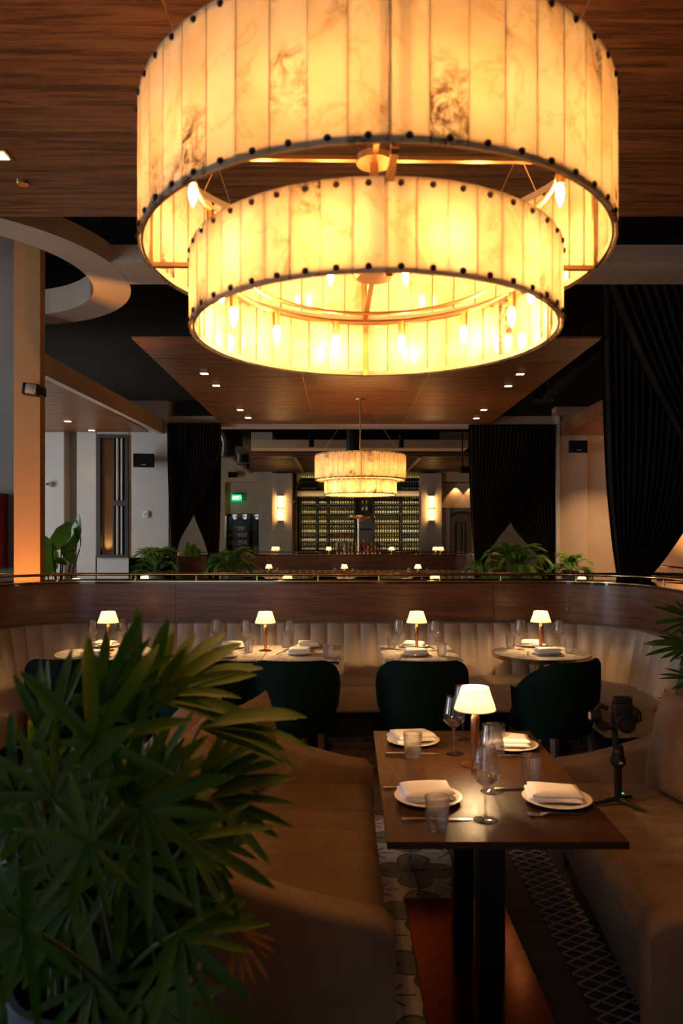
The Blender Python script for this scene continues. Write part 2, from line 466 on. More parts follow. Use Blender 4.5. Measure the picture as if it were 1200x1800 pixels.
zm = MB().box(-0.0985, 0.0985, -0.0985, 0.0985, 0, 0.004, 0.0012).mesh('border_tile', M['zigzag'], False)
for j in range(-9, 4):
    link('border_tile', zm, floor, (0.97, Y0 + 0.2 * j + 0.1, 0))
pm = MB().box(-0.148, 0.148, -0.0985, 0.0985, 0, 0.004, 0.0012).mesh('plain_tile', M['dark_tile'], False)
for j in range(-9, 4):
    link('plain_tile', pm, floor, (0.715, Y0 + 0.2 * j + 0.1, 0))
    link('plain_tile', pm, floor, (1.225, Y0 + 0.2 * j + 0.1, 0))
    link('plain_tile', pm, floor, (-0.195, Y0 + 0.2 * j + 0.1, 0))

struct('ceiling', MB().box(-7.1, 6.8, -4.1, 25, 4.9, 5.0), M['black_ceil'], smooth=False)
# walls
def wall_with_openings():
    m = MB()
    ys = [-4.1] + [v for w in WINDOWS for v in w] + [12.8]
    for a, b in zip(ys[::2], ys[1::2]): m.box(-7.1, -6.9, a, b, 0, 4.9)
    for a, b in WINDOWS:
        m.box(-7.1, -6.9, a, b, 0, 0.6); m.box(-7.1, -6.9, a, b, 3.6, 4.9)
    return m
struct('wall_left', wall_with_openings(), M['plaster'], smooth=False)
for i, (a, b) in enumerate(WINDOWS):
    w = struct('window_%d' % (i + 1), MB().box(-7.1, -6.95, a, a + 0.06, 0.6, 3.6).box(-7.1, -6.95, b - 0.06, b, 0.6, 3.6)
               .box(-7.1, -6.95, a, b, 0.6, 0.66).box(-7.1, -6.95, a, b, 3.54, 3.6).box(-7.08, -6.99, a, b, 2.6, 2.64), M['frame_brown'], smooth=False)
struct('wall_right', MB().box(6.6, 6.8, -4.1, 12.8, 0, 4.9), M['plaster_warm'], smooth=False)
struct('wall_back', MB().box(-7.1, -4.6, -4.1, -3.96, 0, 4.9).box(-1.4, 6.8, -4.1, -3.96, 0, 4.9).box(-4.6, -1.4, -4.1, -3.96, 0, 0.5)
       .box(-4.6, -1.4, -4.1, -3.96, 3.1, 4.9), M['plaster'], smooth=False)
YF = 12.7
# far wall: pale plaster to each side of a wide opening hung with curtains
fw = MB()
fw.box(PX(168, YF), PX(296, YF), YF, YF + 0.25, 0, 1.31)
fw.box(PX(135, YF), PX(170, YF), YF, YF + 0.25, 0, 4.0).box(PX(226, YF), PX(296, YF), YF, YF + 0.25, 0, 4.0)
fw.box(PX(168, YF), PX(228, YF), YF, YF + 0.25, 3.43, 4.0)
fw.box(PX(117, YF) - 0.05, PX(136, YF), YF + 0.2, YF + 0.4, 0, 4.0)
fw.box(-7.0, PX(117, YF), YF - 0.12, YF + 0.3, 0, 4.0)
struct('wall_far', fw, M['wall_cool'], smooth=False)
struct('wall_far_right', MB().box(PX(977, YF), PX(1032, YF), YF, YF + 0.25, 0, 3.9).box(PX(1032, YF), 6.7, YF + 0.04, YF + 0.25, 0, 3.9), M['plaster_warm'], smooth=False)
struct('trim_1', MB().box(PX(290, YF), PX(980, YF), YF + 0.02, YF + 0.3, 3.555, 3.74), M['plaster_warm'], smooth=False)
struct('trim_2', MB().box(PX(976, YF), PX(982, YF), YF - 0.05, YF + 0.02, 0, 3.74), M['wall_cool'], smooth=False)
# tall interior window in the far wall
WY = YF
wx0, wx1, wz0, wz1 = PX(170, WY), PX(226, WY), PZ(980, WY), PZ(765, WY)
fr = MB().box(wx0, wx0 + 0.07, WY - 0.04, WY + 0.1, wz0, wz1).box(wx1 - 0.04, wx1, WY - 0.04, WY + 0.1, wz0, wz1)
fr.box(wx0 + 0.07, wx1 - 0.04, WY - 0.04, WY + 0.1, wz1 - 0.05, wz1).box(wx0, wx1, WY - 0.05, WY + 0.1, wz0, wz0 + 0.05)
win = struct('window_4', fr, M['frame_brown'], smooth=False)
struct('reveal', MB().box(wx0 + 0.07, PX(197, WY), WY + 0.2, WY + 0.24, wz0 + 0.05, wz1 - 0.05), M['plaster_warm'], win, smooth=False)
for za, zb in ((wz0 + 0.05, PZ(889, WY)), (PZ(880, WY), wz1 - 0.05)):
    struct('pane', MB().box(PX(197, WY), wx1 - 0.04, WY + 0.07, WY + 0.085, za, zb), M['dark_glass'], win, smooth=False)
struct('crossbar', MB().box(PX(196, WY), wx1 - 0.03, WY - 0.02, WY + 0.1, PZ(889, WY), PZ(880, WY)), M['leg_wood'], win, smooth=False)
for px in (198, 204, 212, 219):
    struct('mullion', MB().box(PX(px, WY), PX(px, WY) + 0.025, WY + 0.0, WY + 0.07, wz0 + 0.05, wz1 - 0.05), M['wall_cool' if px in (204, 212) else 'frame_brown'], win, smooth=False)
light('niche_uplight', 'SPOT', (PX(184, WY), WY + 0.12, wz0 + 0.07), 3, WARM, (PI, 0, 0), spot_size=1.6, spot_blend=1.0, shadow_soft_size=0.03)

# walnut ceiling over the near tables and walnut raft before the far opening: planks are pieces
def plank_ceiling(name, xs, ys, z, mat):
    root = struct(name, MB().box(xs[0] + 0.02, xs[-1] - 0.02, ys[0] + 0.02, ys[-1] - 0.02, z + 0.003, z + 0.024), M['inlay'], smooth=False)
    cache = {}
    for a, b in zip(xs, xs[1:]):
        for c, d in zip(ys, ys[1:]):
            k = (round(b - a, 3), round(d - c, 3))
            if k not in cache:
                w, l = k[0] / 2 - 0.0045, k[1] / 2 - 0.0045
                cache[k] = MB().box(-w, w, -l, l, 0, 0.02, 0.0015).mesh('plank_panel', mat, False)
            link('plank_panel', cache[k], root, ((a + b) / 2, (c + d) / 2, z))
    return root
plank_ceiling('wood_ceiling', [-3.7, -2.15, -0.65, 0.9, 2.45], [-1.2, -0.25, 0.7, 1.65, 2.6, 3.545, 4.5], 3.6, M['ceil_wood'])
plank_ceiling('wood_ceiling_raft', [-2.06, -0.47, 1.05, 2.55], [7.24, 8.05, 8.99, 9.86, 10.88, 11.74, 12.69], 3.6, M['ceil_wood'])
# lowered wood ceilings along both sides, each with a plastered fascia
plank_ceiling('wood_ceiling_low', [-6.8, -4.95, -3.26], [8.2, 9.1, 10.0, 10.9, 11.8, 12.55], 3.44, M['ceil_wood'])
struct('trim_3', MB().add([(-3.335, 8.0, 3.43), (-3.13, 12.7, 3.43), (-3.13, 12.7, 3.67), (-3.335, 8.0, 3.67), (-3.25, 8.0, 3.43), (-3.05, 12.7, 3.43), (-3.05, 12.7, 3.67), (-3.25, 8.0, 3.67)],
       [(0, 1, 2, 3), (4, 5, 6, 7), (0, 1, 5, 4), (3, 2, 6, 7), (0, 3, 7, 4), (1, 2, 6, 5)]), M['plaster_warm'], smooth=False)
plank_ceiling('wood_ceiling_side', [3.78, 5.2, 6.6], [8.0, 9.6, 11.2, 12.68], 3.40, M['ceil_wood'])
struct('trim_4', MB().box(3.74, 3.78, 8.0, 12.7, 3.39, 3.63), M['ceil_wood'], smooth=False)

# plaster beam with a ring-shaped soffit round the column
BZ = 4.1
struct('beam', MB().box(-2.3, 6.6, 6.59, 7.16, BZ + 0.002, BZ + 0.16), M['plaster_warm'], smooth=False)
def ring(cx, cy_, r0, r1, z0, z1, zin, n=96):
    m = MB(); loops = []
    for k in range(n + 1):
        a = 2 * PI * k / n; c, s_ = math.cos(a), math.sin(a)
        loops.append([(cx + r0 * c, cy_ + r0 * s_, z0), (cx + r1 * c, cy_ + r1 * s_, z0), (cx + r1 * c, cy_ + r1 * s_, z1), (cx + r0 * c + .05 * c, cy_ + r0 * s_ + .05 * s_, zin), (cx + r0 * c, cy_ + r0 * s_, zin)])
    return m.loft(loops, cap=False)
struct('ceiling_ring', ring(-3.64, 6.91, 1.256, 1.61, BZ, BZ + 0.17, BZ + 0.27), M['plaster_warm'])
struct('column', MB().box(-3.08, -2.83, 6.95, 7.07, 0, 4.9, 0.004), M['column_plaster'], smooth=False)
light('column_uplight', 'SPOT', (-2.95, 6.72, 0.2), 330, (1.0, 0.46, 0.13), (PI - 0.05, 0, 0), spot_size=0.85, spot_blend=1.0, shadow_soft_size=0.05)
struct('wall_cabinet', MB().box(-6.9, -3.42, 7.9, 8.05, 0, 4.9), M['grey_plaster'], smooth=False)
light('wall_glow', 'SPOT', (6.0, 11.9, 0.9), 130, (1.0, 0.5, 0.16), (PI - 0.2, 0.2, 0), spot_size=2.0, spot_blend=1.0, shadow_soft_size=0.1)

# ducts and a round diffuser hung under the black ceiling
def duct(label, pts, r, group=None):
    m = MB().tube(pts, r, 16)
    for q in pts: m.tube([q, (q.x, q.y, 4.9)], 0.01, 6)
    o = obj('duct', m, M['black_ceil'])
    return tag(o, label, 'duct')
duct('round black duct slanting under the black ceiling beside the large curtain', [P(1080, 590, 7.8), P(1020, 645, 8.6), P(960, 700, 10.0)], 0.055)
t = thing('ceiling_diffuser', 'round black air diffuser below the black ceiling, between raft and large curtain', 'air vent', P(953, 706, 11.0))
obj('collar', MB().lathe([(0.09, 0.02), (0.09, 4.9 - P(953, 706, 11.0).z)], 20), M['duct'], t)
obj('dish', MB().lathe([(0.02, 0.0), (0.16, 0.0), (0.17, 0.015), (0.1, 0.05)], 28), M['duct'], t)
obj('duct', MB().box(-2.6, 2.4, 5.2, 5.7, 4.55, 4.85), M['black_ceil'], smooth=False)
tag(bpy.data.objects['duct.001'], 'square black duct running across the gap behind the near wood ceiling', 'duct')

# recessed downlights
def downlight(i, px, py, z, label, group, power=5):
    Y = (z - CH) * F / (HY - py)
    t = thing('recessed_downlight', label, 'ceiling light', (PX(px, Y), Y, z), 0, group)
    obj('trim', MB().box(-0.06, 0.06, -0.055, 0.055, -0.006, 0.0, 0.002), M['bronze'], t, smooth=False)
    obj('lens', MB().box(-0.042, 0.042, -0.035, 0.035, -0.009, -0.006), M['lens'], t, smooth=False)
    light('downlight_beam', 'SPOT', (PX(px, Y), Y, z - 0.03), power, (1.0, 0.6, 0.28), (0, 0, 0), spot_size=1.7, spot_blend=0.9, shadow_soft_size=0.04)
for i, (px, py, w) in enumerate([(359, 656, 'nearest of the four along the left edge'), (380, 677, 'second nearest along the left edge'), (422, 720, 'third along the left edge'), (436, 734, 'farthest along the left edge'),
                                 (914, 657, 'nearest of the four along the right edge'), (893, 678, 'second nearest along the right edge'), (850, 720, 'third along the right edge'), (837, 735, 'farthest along the right edge')]):
    downlight(i, px, py, 3.6, 'small square downlight in the wood raft, ' + w, 'downlights in the hanging wood raft')
downlight(8, 119, 740, 3.44, 'square downlight in the low side ceiling, nearer the column', 'downlights in the low side ceiling', 6)
downlight(9, 161, 756, 3.44, 'square downlight in the low side ceiling, nearer the tall window', 'downlights in the low side ceiling', 6)
downlight(10, -3, 272, 3.6, 'downlight in the near wood ceiling cut by the photo edge', 'downlights in the near wood ceiling', 4)
for px, py, w in ((1085, 752, 'the one nearer the loudspeaker'), (1160, 735, 'the one behind the tall curtain')):
    downlight(11, px, py, 3.40, 'added downlight that brightens the warm wall, ' + w, 'added downlights brightening the warm wall', 150)  # unseen pair added behind the tall curtain to brighten the wall
pp = (3.6 - CH) * F / (HY - 321)
t = thing('sprinkler_cover', 'round brass sprinkler cover in the near wood ceiling', 'sprinkler', (PX(40, pp), pp, 3.6))
obj('cap', MB().lathe([(0.0, -0.012), (0.03, -0.012), (0.034, -0.008), (0.034, 0.0)], 24), M['brass'], t)
obj('stem', MB().lathe([(0.02, -0.001), (0.02, 0.01)], 16), M['brass'], t)

# ================================================================ FAR ROOM (bar)
struct('wall_bar_left', MB().box(-7.0, PX(478, 23), 23.0, 24.9, 0, PZ(852, 23) - 0.0).box(-7.0, PX(478, 23), 23.0, 23.3, PZ(852, 23), 4.9)
       if False else MB().box(-7.0, PX(396, 23), 22.8, 23.2, 0, 4.9).box(PX(456, 23), PX(479, 23), 22.8, 24.9, 0, 4.9)
       .box(PX(396, 23), PX(456, 23), 22.8, 24.9, PZ(848, 23), 4.9).box(PX(396, 23), PX(456, 23), 23.1, 24.9, PZ(903, 23.1), PZ(848, 23)), M['plaster'], smooth=False)
struct('wall_bar_right', MB().box(PX(774, 23), 6.8, 22.9, 23.2, PZ(893, 23), PZ(850, 23)).box(PX(774, 23), 6.8, 22.7, 23.2, PZ(848, 23), 4.9)
       .box(PX(774, 23), PX(788, 23), 22.7, 23.2, 0, PZ(893, 23)).box(PX(830, 23), 6.8, 22.7, 23.2, 0, PZ(893, 23)), M['plaster_warm'], smooth=False)
struct('wall_bar_back', MB().box(-7.0, 6.8, 25.0, 25.2, 0, 4.9), M['plaster'], smooth=False)
struct('window_5', MB().box(-6.8, -6.74, 15.44, 15.5, 0.9, 3.5).box(-6.8, -6.74, 16.9, 16.96, 0.9, 3.5).box(-6.8, -6.74, 15.44, 16.96, 0.84, 0.9).box(-6.8, -6.74, 15.44, 16.96, 3.5, 3.56), M['frame_brown'], smooth=False)  # frame round the added bar room light; the wall behind is solid
struct('wall_bar_side', MB().box(-7.0, -6.8, 13.0, 25, 0, 4.9).box(6.6, 6.8, 13, 25, 0, 4.9), M['plaster'], smooth=False)
for i, (a, b) in enumerate(((478, 513), (740, 776))):
    struct('column_bar_%s' % ('left', 'right')[i], MB().box(PX(a, 22.6), PX(b, 22.6), 22.6, 23.2, 0, 3.62), M['plaster'], smooth=False)
struct('beam_bar', MB().box(PX(430, 17.6), PX(822, 17.6), 17.6, 18.2, PZ(788, 17.6), PZ(773, 17.6)), M['plaster_warm'], smooth=False)
for k, (y, z) in enumerate(((14.2, 3.98), (15.4, 4.1))):
    o = obj('roof_joist', MB().box(-3.2, 3.4, y, y + 0.25, z, z + 0.3), M['duct'], smooth=False)
    tag(o, ('black steel joist over the opening, just behind the wood raft', 'black steel joist over the bar room, second behind the raft')[k], 'joist', 'black joists over the bar room')
# slatted wood soffit over the bar
root = struct('slatted_soffit', MB().box(-2.75, 3.6, 18.3, 22.6, 3.80, 3.86), M['black_ceil'], smooth=False)
sm = MB().box(-3.15, 3.15, -0.04, 0.04, 0, 0.12).mesh('slat', M['slat_wood'], False)
for k in range(12):
    link('slat', sm, root, (0.42, 18.45 + 0.37 * k, 3.66))
for x in (-2.75, -1.15, 1.95, 3.58):
    struct('batten', MB().box(x - 0.045, x + 0.045, 18.3, 22.6, 3.62, 3.67), M['slat_wood'], root, smooth=False)
# ducts at left of the bar room
for k, (px, py, Y, r) in enumerate(((402, 795, 14.6, 0.13), (427, 806, 17.0, 0.15))):
    p = P(px, py + 8, Y)
    t = thing('duct_outlet', ('round black air duct elbow hanging beside the left curtain', 'round black air duct outlet hanging left of the slatted soffit')[k], 'duct', p)
    obj('pipe', MB().tube([(-0.5, 0, 0.62), (-0.25, 0, 0.6), (-0.06, 0, 0.48), (0, 0, 0.3), (0, 0, 0)], r, 20), M['duct'], t)
    obj('lip', MB().lathe([(r, 0), (r + 0.02, 0), (r + 0.02, 0.05), (r, 0.05)], 20, closed=True), M['duct'], t)
o = obj('duct', MB().box(PX(385, 15.5), PX(432, 15.5), 15.0, 16.4, PZ(790, 15.5), 4.4), M['duct'], smooth=False)
tag(o, 'boxy black duct high beside the left curtain, in the bar room', 'duct')
o = obj('duct', MB().lathe([(0.16, 0), (0.16, 0.7)], 20, c=tuple(P(621, 793, 16.5))), M['duct'])
tag(o, 'round black duct stub hanging above the small chandelier', 'duct')
def cylspot(px, py, Y, label):
    p = P(px, py, Y)
    t = thing('cylinder_downlight', label, 'ceiling light', p, 0, 'black cylinder downlights over the bar')
    obj('housing', MB().lathe([(0.055, 0.0), (0.06, 0.0), (0.06, 0.3), (0.02, 0.31)], 16), M['black'], t)
    obj('lens', MB().lathe([(0.0, 0.004), (0.05, 0.004), (0.05, 0.02)], 16), M['lens'], t)
    obj('rod', MB().lathe([(0.012, 0.3), (0.012, 4.9 - p.z)], 8), M['black'], t)
    light('cylinder_beam', 'SPOT', (p.x, p.y, p.z - 0.02), 8, (1.0, 0.6, 0.28), (0, 0, 0), spot_size=1.3, spot_blend=0.6, shadow_soft_size=0.04)
cylspot(547, 786, 17.2, 'black cylinder downlight hanging left of the small chandelier')
cylspot(705, 787, 17.2, 'black cylinder downlight hanging right of the small chandelier')
cylspot(421, 817, 17.8, 'small black downlight on the duct, the nearer one')
cylspot(434, 824, 18.6, 'small black downlight on the duct, the lower one')
# scallop light over the mirror ledge
for px in (803, 830):
    light('ledge_beam', 'SPOT', (PX(px, 22.62), 22.78, PZ(853, 22.8)), 10, WARM, (0.25, 0, 0), spot_size=1.4, spot_blend=0.25, shadow_soft_size=0.02)
t = thing('track_spotlight', 'black track spotlight beside the curtain over the arched mirror', 'spotlight', P(818, 826, 16.5))
obj('head', MB().box(-0.12, 0.12, -0.1, 0.1, -0.07, 0.07, 0.02), M['black'], t)
obj('bracket', MB().tube([(-0.05, 0, 0.06), (-0.07, 0, 0.2), (-0.07, 0, 1.73)], 0.015, 8), M['black'], t)
# arched mirror in the right wall
def arch(w, h, n=14):
    pts = [(-w, 0), (w, 0)]
    for k in range(n + 1):
        a = PI * k / n
        pts.append((w * math.cos(a), h - w * 0.55 + w * 0.55 * math.sin(a)))
    return pts
ax, ay, az = PX(812, 22.9), 22.9, 1.0
hh = PZ(903, 22.9) - az
t = thing('arched_mirror', 'tall arched wall mirror with dark frame beside the bar column', 'mirror', (ax, ay, az))
A = arch(0.36, hh)
obj('glass', MB().loft([[(x, 0.0, z) for x, z in A], [(x, 0.02, z) for x, z in A]]), M['mirror'], t, smooth=False)
B_ = arch(0.44, hh + 0.08)
m = MB(); nA = len(A)
m.add([(x, -0.04, z) for x, z in A] + [(x, -0.04, z) for x, z in B_] + [(x, 0.03, z) for x, z in A] + [(x, 0.03, z) for x, z in B_],
      [f for k in range(nA) for f in ((k, (k + 1) % nA, nA + (k + 1) % nA, nA + k), (k, (k + 1) % nA, 2 * nA + (k + 1) % nA, 2 * nA + k), (nA + k, nA + (k + 1) % nA, 3 * nA + (k + 1) % nA, 3 * nA + k))])
obj('frame', m, M['frame_brown'], t, smooth=False)
for x in (-0.2, -0.02, 0.1):
    obj('mullion', MB().box(x - 0.03, x + 0.03, -0.03, 0.0, 0, hh - 0.25), M['frame_brown'], t, smooth=False)

# ================================================================ CHANDELIERS (two-tier drums of alabaster strips)
def panel_mesh(R, N, z0, z1):
    w = R * math.tan(PI / N) - 0.0007
    m = MB()
    d = 0.006
    m.grid(2, 5, lambda u, v: ((2 * u - 1) * w, -R, z0 + (z1 - z0) * v))
    m.add([(-w, -R, z0), (w, -R, z0), (w, -R, z1), (-w, -R, z1), (-w, -R + d, z0), (w, -R + d, z0), (w, -R + d, z1), (-w, -R + d, z1)],
          [(0, 1, 5, 4), (1, 2, 6, 5), (2, 3, 7, 6), (3, 0, 4, 7)])
    return m.mesh('alabaster_panel', M['alabaster'], False)
R1, R2, N1, N2 = 0.640, 0.508, 50, 46
ZL0, ZL1, ZU0, ZU1 = 0.0, 0.205, 0.206, 0.560
pmU, pmL = panel_mesh(R1, N1, ZU0, ZU1), panel_mesh(R2, N2, ZL0, ZL1)
stud_me = MB().lathe([(0.0, -0.007), (0.005, -0.006), (0.0075, -0.002), (0.0075, 0.0)], 10).xf(Matrix.Rotation(-PI / 2, 4, 'X')).mesh('stud', M['dark_metal'])
def hoop(R, z0, z1, t):
    return MB().lathe([(R - t, z0), (R, z0), (R, z1), (R - t, z1)], 96, closed=True)
hoops = [hoop(R2 - 0.008, ZL0 + 0.003, ZL0 + 0.018, 0.006).mesh('hoop', M['hoop']), hoop(R2 - 0.010, ZL1 - 0.016, ZL1 + 0.001, 0.006).mesh('hoop', M['hoop']),
         hoop(R1 - 0.008, ZU0 + 0.003, ZU0 + 0.020, 0.006).mesh('hoop', M['hoop']), hoop(R1 - 0.010, ZU1 - 0.018, ZU1 + 0.001, 0.006).mesh('hoop', M['hoop'])]
def ringtube(R, z, r):
    prof = [(R + r * math.cos(2 * PI * k / 8), z + r * math.sin(2 * PI * k / 8)) for k in range(8)]
    return MB().lathe(prof, 72, closed=True)
RB1, RB2, ZB1, ZB2 = 0.50, 0.425, 0.415, 0.165
rings = [ringtube(RB1, ZB1, 0.009).mesh('lamp_ring', M['bronze']), ringtube(RB2, ZB2, 0.009).mesh('lamp_ring', M['bronze']), ringtube(RB2 - 0.06, ZB2 + 0.012, 0.006).mesh('lamp_ring', M['bronze'])]
bars_me = []
for z, R in ((0.50, R1 - 0.02), (0.198, R1 - 0.02)):
    for a in (0, PI / 2):
        bars_me.append(MB().box(-R, R, -0.008, 0.008, z - 0.006, z + 0.006).xf(Matrix.Rotation(a + 0.02, 4, 'Z')).mesh('crossbar', M['bronze'], False))
strap_me = [MB().box(-0.008, 0.008, -R, -R + 0.006, a, b).mesh('strap', M['bronze'], False) for R, a, b in ((R1 - 0.018, ZU0, ZU1), (R2 - 0.018, ZL0, ZL1))]
hub_me = MB().lathe([(0.0, 0.165), (0.05, 0.165), (0.065, 0.185), (0.065, 0.192), (0.012, 0.20), (0.012, 0.485), (0.05, 0.487), (0.052, 0.505), (0.02, 0.515), (0.02, 0.56)], 28).mesh('hub', M['bronze'])
socket_me = MB().lathe([(0.0, -0.042), (0.0105, -0.042), (0.0115, -0.03), (0.0115, 0.004), (0.006, 0.008)], 12).mesh('socket', M['bronze'])
bulb_me = MB().lathe([(0.006, -0.044), (0.0105, -0.054), (0.011, -0.068), (0.007, -0.088), (0.001, -0.100)], 8).mesh('candle_bulb', M['bulb'])
def chandelier(name_label, loc, ztop, near):
    t = thing('chandelier', name_label, 'chandelier', loc)
    for N, me, R, z0, z1 in ((N1, pmU, R1, ZU0, ZU1), (N2, pmL, R2, ZL0, ZL1)):
        allst = MB()
        for k in range(N):
            a = 2 * PI * (k + 0.5) / N
            p = link('alabaster_panel', me, t, None, a)
            for z in (z0 + 0.014, z1 - 0.014):
                if near:
                    s_ = link('stud', stud_me, p, (0.0, -R, z))
                else:
                    c, n_ = math.cos(a), math.sin(a)
                    allst.box(-0.006, 0.006, -0.004, 0.002, -0.006, 0.006)
                    for q in range(len(allst.v) - 8, len(allst.v)):
                        x, y, zz = allst.v[q]
                        y -= R; allst.v[q] = (x * c - y * n_, x * n_ + y * c, zz + z)
        if not near:
            o = obj('studs', allst, M['dark_metal'], t, smooth=False); o['kind'] = 'stuff'
    for h in hoops: link('hoop', h, t)
    for r in rings: link('lamp_ring', r, t)
    for b in bars_me: link('crossbar', b, t)
    for me in strap_me:
        for k in range(4): link('strap', me, t, None, 0.02 + k * PI / 2)
    link('hub', hub_me, t)
    for R, z, n_, ph in ((RB1, ZB1, 12, 0.262), (RB2, ZB2, 12, 0.262)):
        for k in range(n_):
            a = ph + 2 * PI * k / n_
            s_ = link('socket', socket_me, t, (R * math.cos(a), R * math.sin(a), z - 0.006))
            link('candle_bulb', bulb_me, s_)
    H = ztop - loc[2]
    obj('stem', MB().lathe([(0.010, 0.55), (0.010, H - 0.02)], 12), M['bronze'], t)
    obj('canopy', MB().lathe([(0.0, H - 0.025), (0.07, H - 0.022), (0.075, H), (0.0, H)], 28), M['bronze'], t)
    for k in range(3):
        a = PI / 2 + 2 * PI * k / 3 + (PI if near else 0)
        obj('suspension_cable', MB().tube([(R1 * 0.97 * math.cos(a), R1 * 0.97 * math.sin(a), ZU1 - 0.01), (0.05 * math.cos(a), 0.05 * math.sin(a), H - 0.02)], 0.0018, 5), M['bronze'], t)
    return t
near_ch = chandelier('large two-tier alabaster strip chandelier hanging over the near dining table', (0.092, 2.075, 2.212), 3.6, True)
far_ch = chandelier('small-looking two-tier alabaster chandelier hanging before the bottle wall', (0.265, 10.4, 2.245), 3.6, False)

# ================================================================ BOOTH: walnut partition with rail, channelled leather banquette
class Path:
    """left leg, arc, straight back, arc, right leg; s runs from the left end; normal points away from the seats"""
    def __init__(s, xl, xr, yb, r, yl, yr, sy=1):
        s.segs = []
        P_ = [('l', Vector((xl, yl)), Vector((0, 1)), yb - r - yl), ('a', Vector((xl + r, yb - r)), PI, r * PI / 2), ('l', Vector((xl + r, yb)), Vector((1, 0)), xr - xl - 2 * r),
              ('a', Vector((xr - r, yb - r)), PI / 2, r * PI / 2), ('l', Vector((xr, yb - r)), Vector((0, -1)), yb - r - yr)]
        s.segs = P_; s.r = r; s.L = sum(q[3] for q in P_); s.sy = sy; s.yb = yb
    def at(s, d):
        for q in s.segs:
            if d <= q[3] + 1e-9 or q is s.segs[-1]:
                if q[0] == 'l':
                    p = q[1] + q[2] * d; n = Vector((-q[2].y, q[2].x))
                else:
                    a = q[2] - d / s.r; n = Vector((math.cos(a), math.sin(a))); p = q[1] + n * s.r
                break
            d -= q[3]
        if s.sy < 0: p = Vector((p.x, 2 * s.yb - p.y)); n = Vector((n.x, -n.y))
        return p, n
    def off(s, d, o):
        p, n = s.at(d); return p + n * o
    def marks(s, step_l=0.6, step_a=0.07, d0=0, d1=None):
        d1 = s.L if d1 is None else d1
        out = [d0]; acc = 0
        for q in s.segs:
            k = max(1, int(round(q[3] / (step_l if q[0] == 'l' else step_a))))
            for i in range(k + 1):
                v = acc + q[3] * i / k
                if d0 < v < d1 and v - out[-1] > 1e-4: out.append(v)
            acc += q[3]
        out.append(d1)
        return out
def sweep(path, ds, sect):
    """sect: list of (offset, z) closed loop"""
    return MB().loft([[(*path.off(d, o), z) for o, z in sect] for d in ds])
def rsect(o0, o1, z0, z1, r, n=3):
    pts = []
    for cx, cz, a0 in ((o1 - r, z0 + r, -PI / 2), (o1 - r, z1 - r, 0), (o0 + r, z1 - r, PI / 2), (o0 + r, z0 + r, PI)):
        for k in range(n + 1):
            a = a0 + PI / 2 * k / n
            pts.append((cx + r * math.cos(a), cz + r * math.sin(a)))
    return pts

def booth(path, plabel, blabel, joints, detail=True, posts=None, blegs=True):
    t = thing('booth_partition', plabel, 'partition')
    js = [0] + joints + [path.L]
    for a, b in zip(js, js[1:]):
        obj('wood_panel', sweep(path, path.marks(d0=a + 0.0015, d1=b - 0.0015), [(0.12, 0.0), (0.46, 0.0), (0.46, 1.236), (0.12, 1.236)]), M['panel_wood'], t, ang=30)
    obj('cap', sweep(path, path.marks(), [(0.112, 1.236), (0.475, 1.236), (0.475, 1.262), (0.112, 1.262)]), M['cap_wood'], t, ang=30)
    obj('edge_strip', sweep(path, path.marks(), [(0.107, 1.256), (0.113, 1.256), (0.113, 1.2635), (0.107, 1.2635)]), M['brass'], t, ang=30)
    obj('rail', MB().tube([(*path.off(d, 0.30), 1.312) for d in path.marks(0.5, 0.06)], 0.013, 10), M['brass'], t)
    k = 0
    d = 0.3
    while d < path.L - 0.1:
        p = path.off(d, 0.30)
        obj('rail_post', MB().lathe([(0.011, 1.262), (0.011, 1.266), (0.006, 1.268), (0.006, 1.302)], 10, c=(p.x, p.y, 0)), M['brass'], t)
        d += 0.56
    b = thing('banquette', blabel, 'banquette')
    obj('seat', sweep(path, path.marks(), rsect(-0.56, 0.1, 0.235, 0.462, 0.035)), M['leather'], b)
    obj('plinth', sweep(path, path.marks(), [(-0.36, 0.0), (0.1, 0.0), (0.1, 0.24), (-0.36, 0.24)]), M['black'], b, ang=30)
    # channels of the back
    acc = 0
    for q in path.segs:
        n = max(1, int(round(q[3] / 0.147)))
        for i in range(n):
            a, c = acc + q[3] * i / n, acc + q[3] * (i + 1) / n
            loops = []
            zs = [0.455, 0.50, 0.60, 0.72, 0.82, 0.87, 0.893, 0.90]
            fr = [-0.085, -0.082, -0.062, -0.036, -0.016, -0.006, 0.008, 0.03]
            U = 8
            for z, f in zip(zs, fr):
                lp = []
                for j in range(U + 1):
                    u = j / U
                    bul = 0.022 * (1 - abs(2 * u - 1) ** 2.6)
                    lp.append((*path.off(a + (c - a) * u, f + 0.022 - bul), z))
                lp.append((*path.off(c, 0.115), z)); lp.append((*path.off(a, 0.115), z))
                loops.append(lp)
            obj('channel', MB().loft(loops), M['leather'], b)
        acc += q[3]
    if blegs:
        d = 0.35
        while d < path.L:
            p = path.off(d, -0.50)
            obj('leg', MB().lathe([(0.008, 0.0), (0.013, 0.24)], 10, c=(p.x, p.y, 0)), M['brass'], b)
            d += 0.95
    return t, b
M['cap_wood'] = wood('cap_walnut', (0.03, 0.012, 0.006), (0.06, 0.025, 0.011), (0.09, 0.04, 0.018), (0.8, 6, 6), 0.07, bump=0.0)
pathA = Path(-2.80, 2.40, 6.50, 0.62, 4.6, 5.22)
s0 = (6.5 - 0.62 - 4.6) + 0.62 * PI / 2 + 0.62                      # arc length where x = -2.80+0.62+... straight part starts at x=-2.18
def s_at_x(x): return (6.5 - 0.62 - 4.6) + 0.62 * PI / 2 + (x + 2.18)
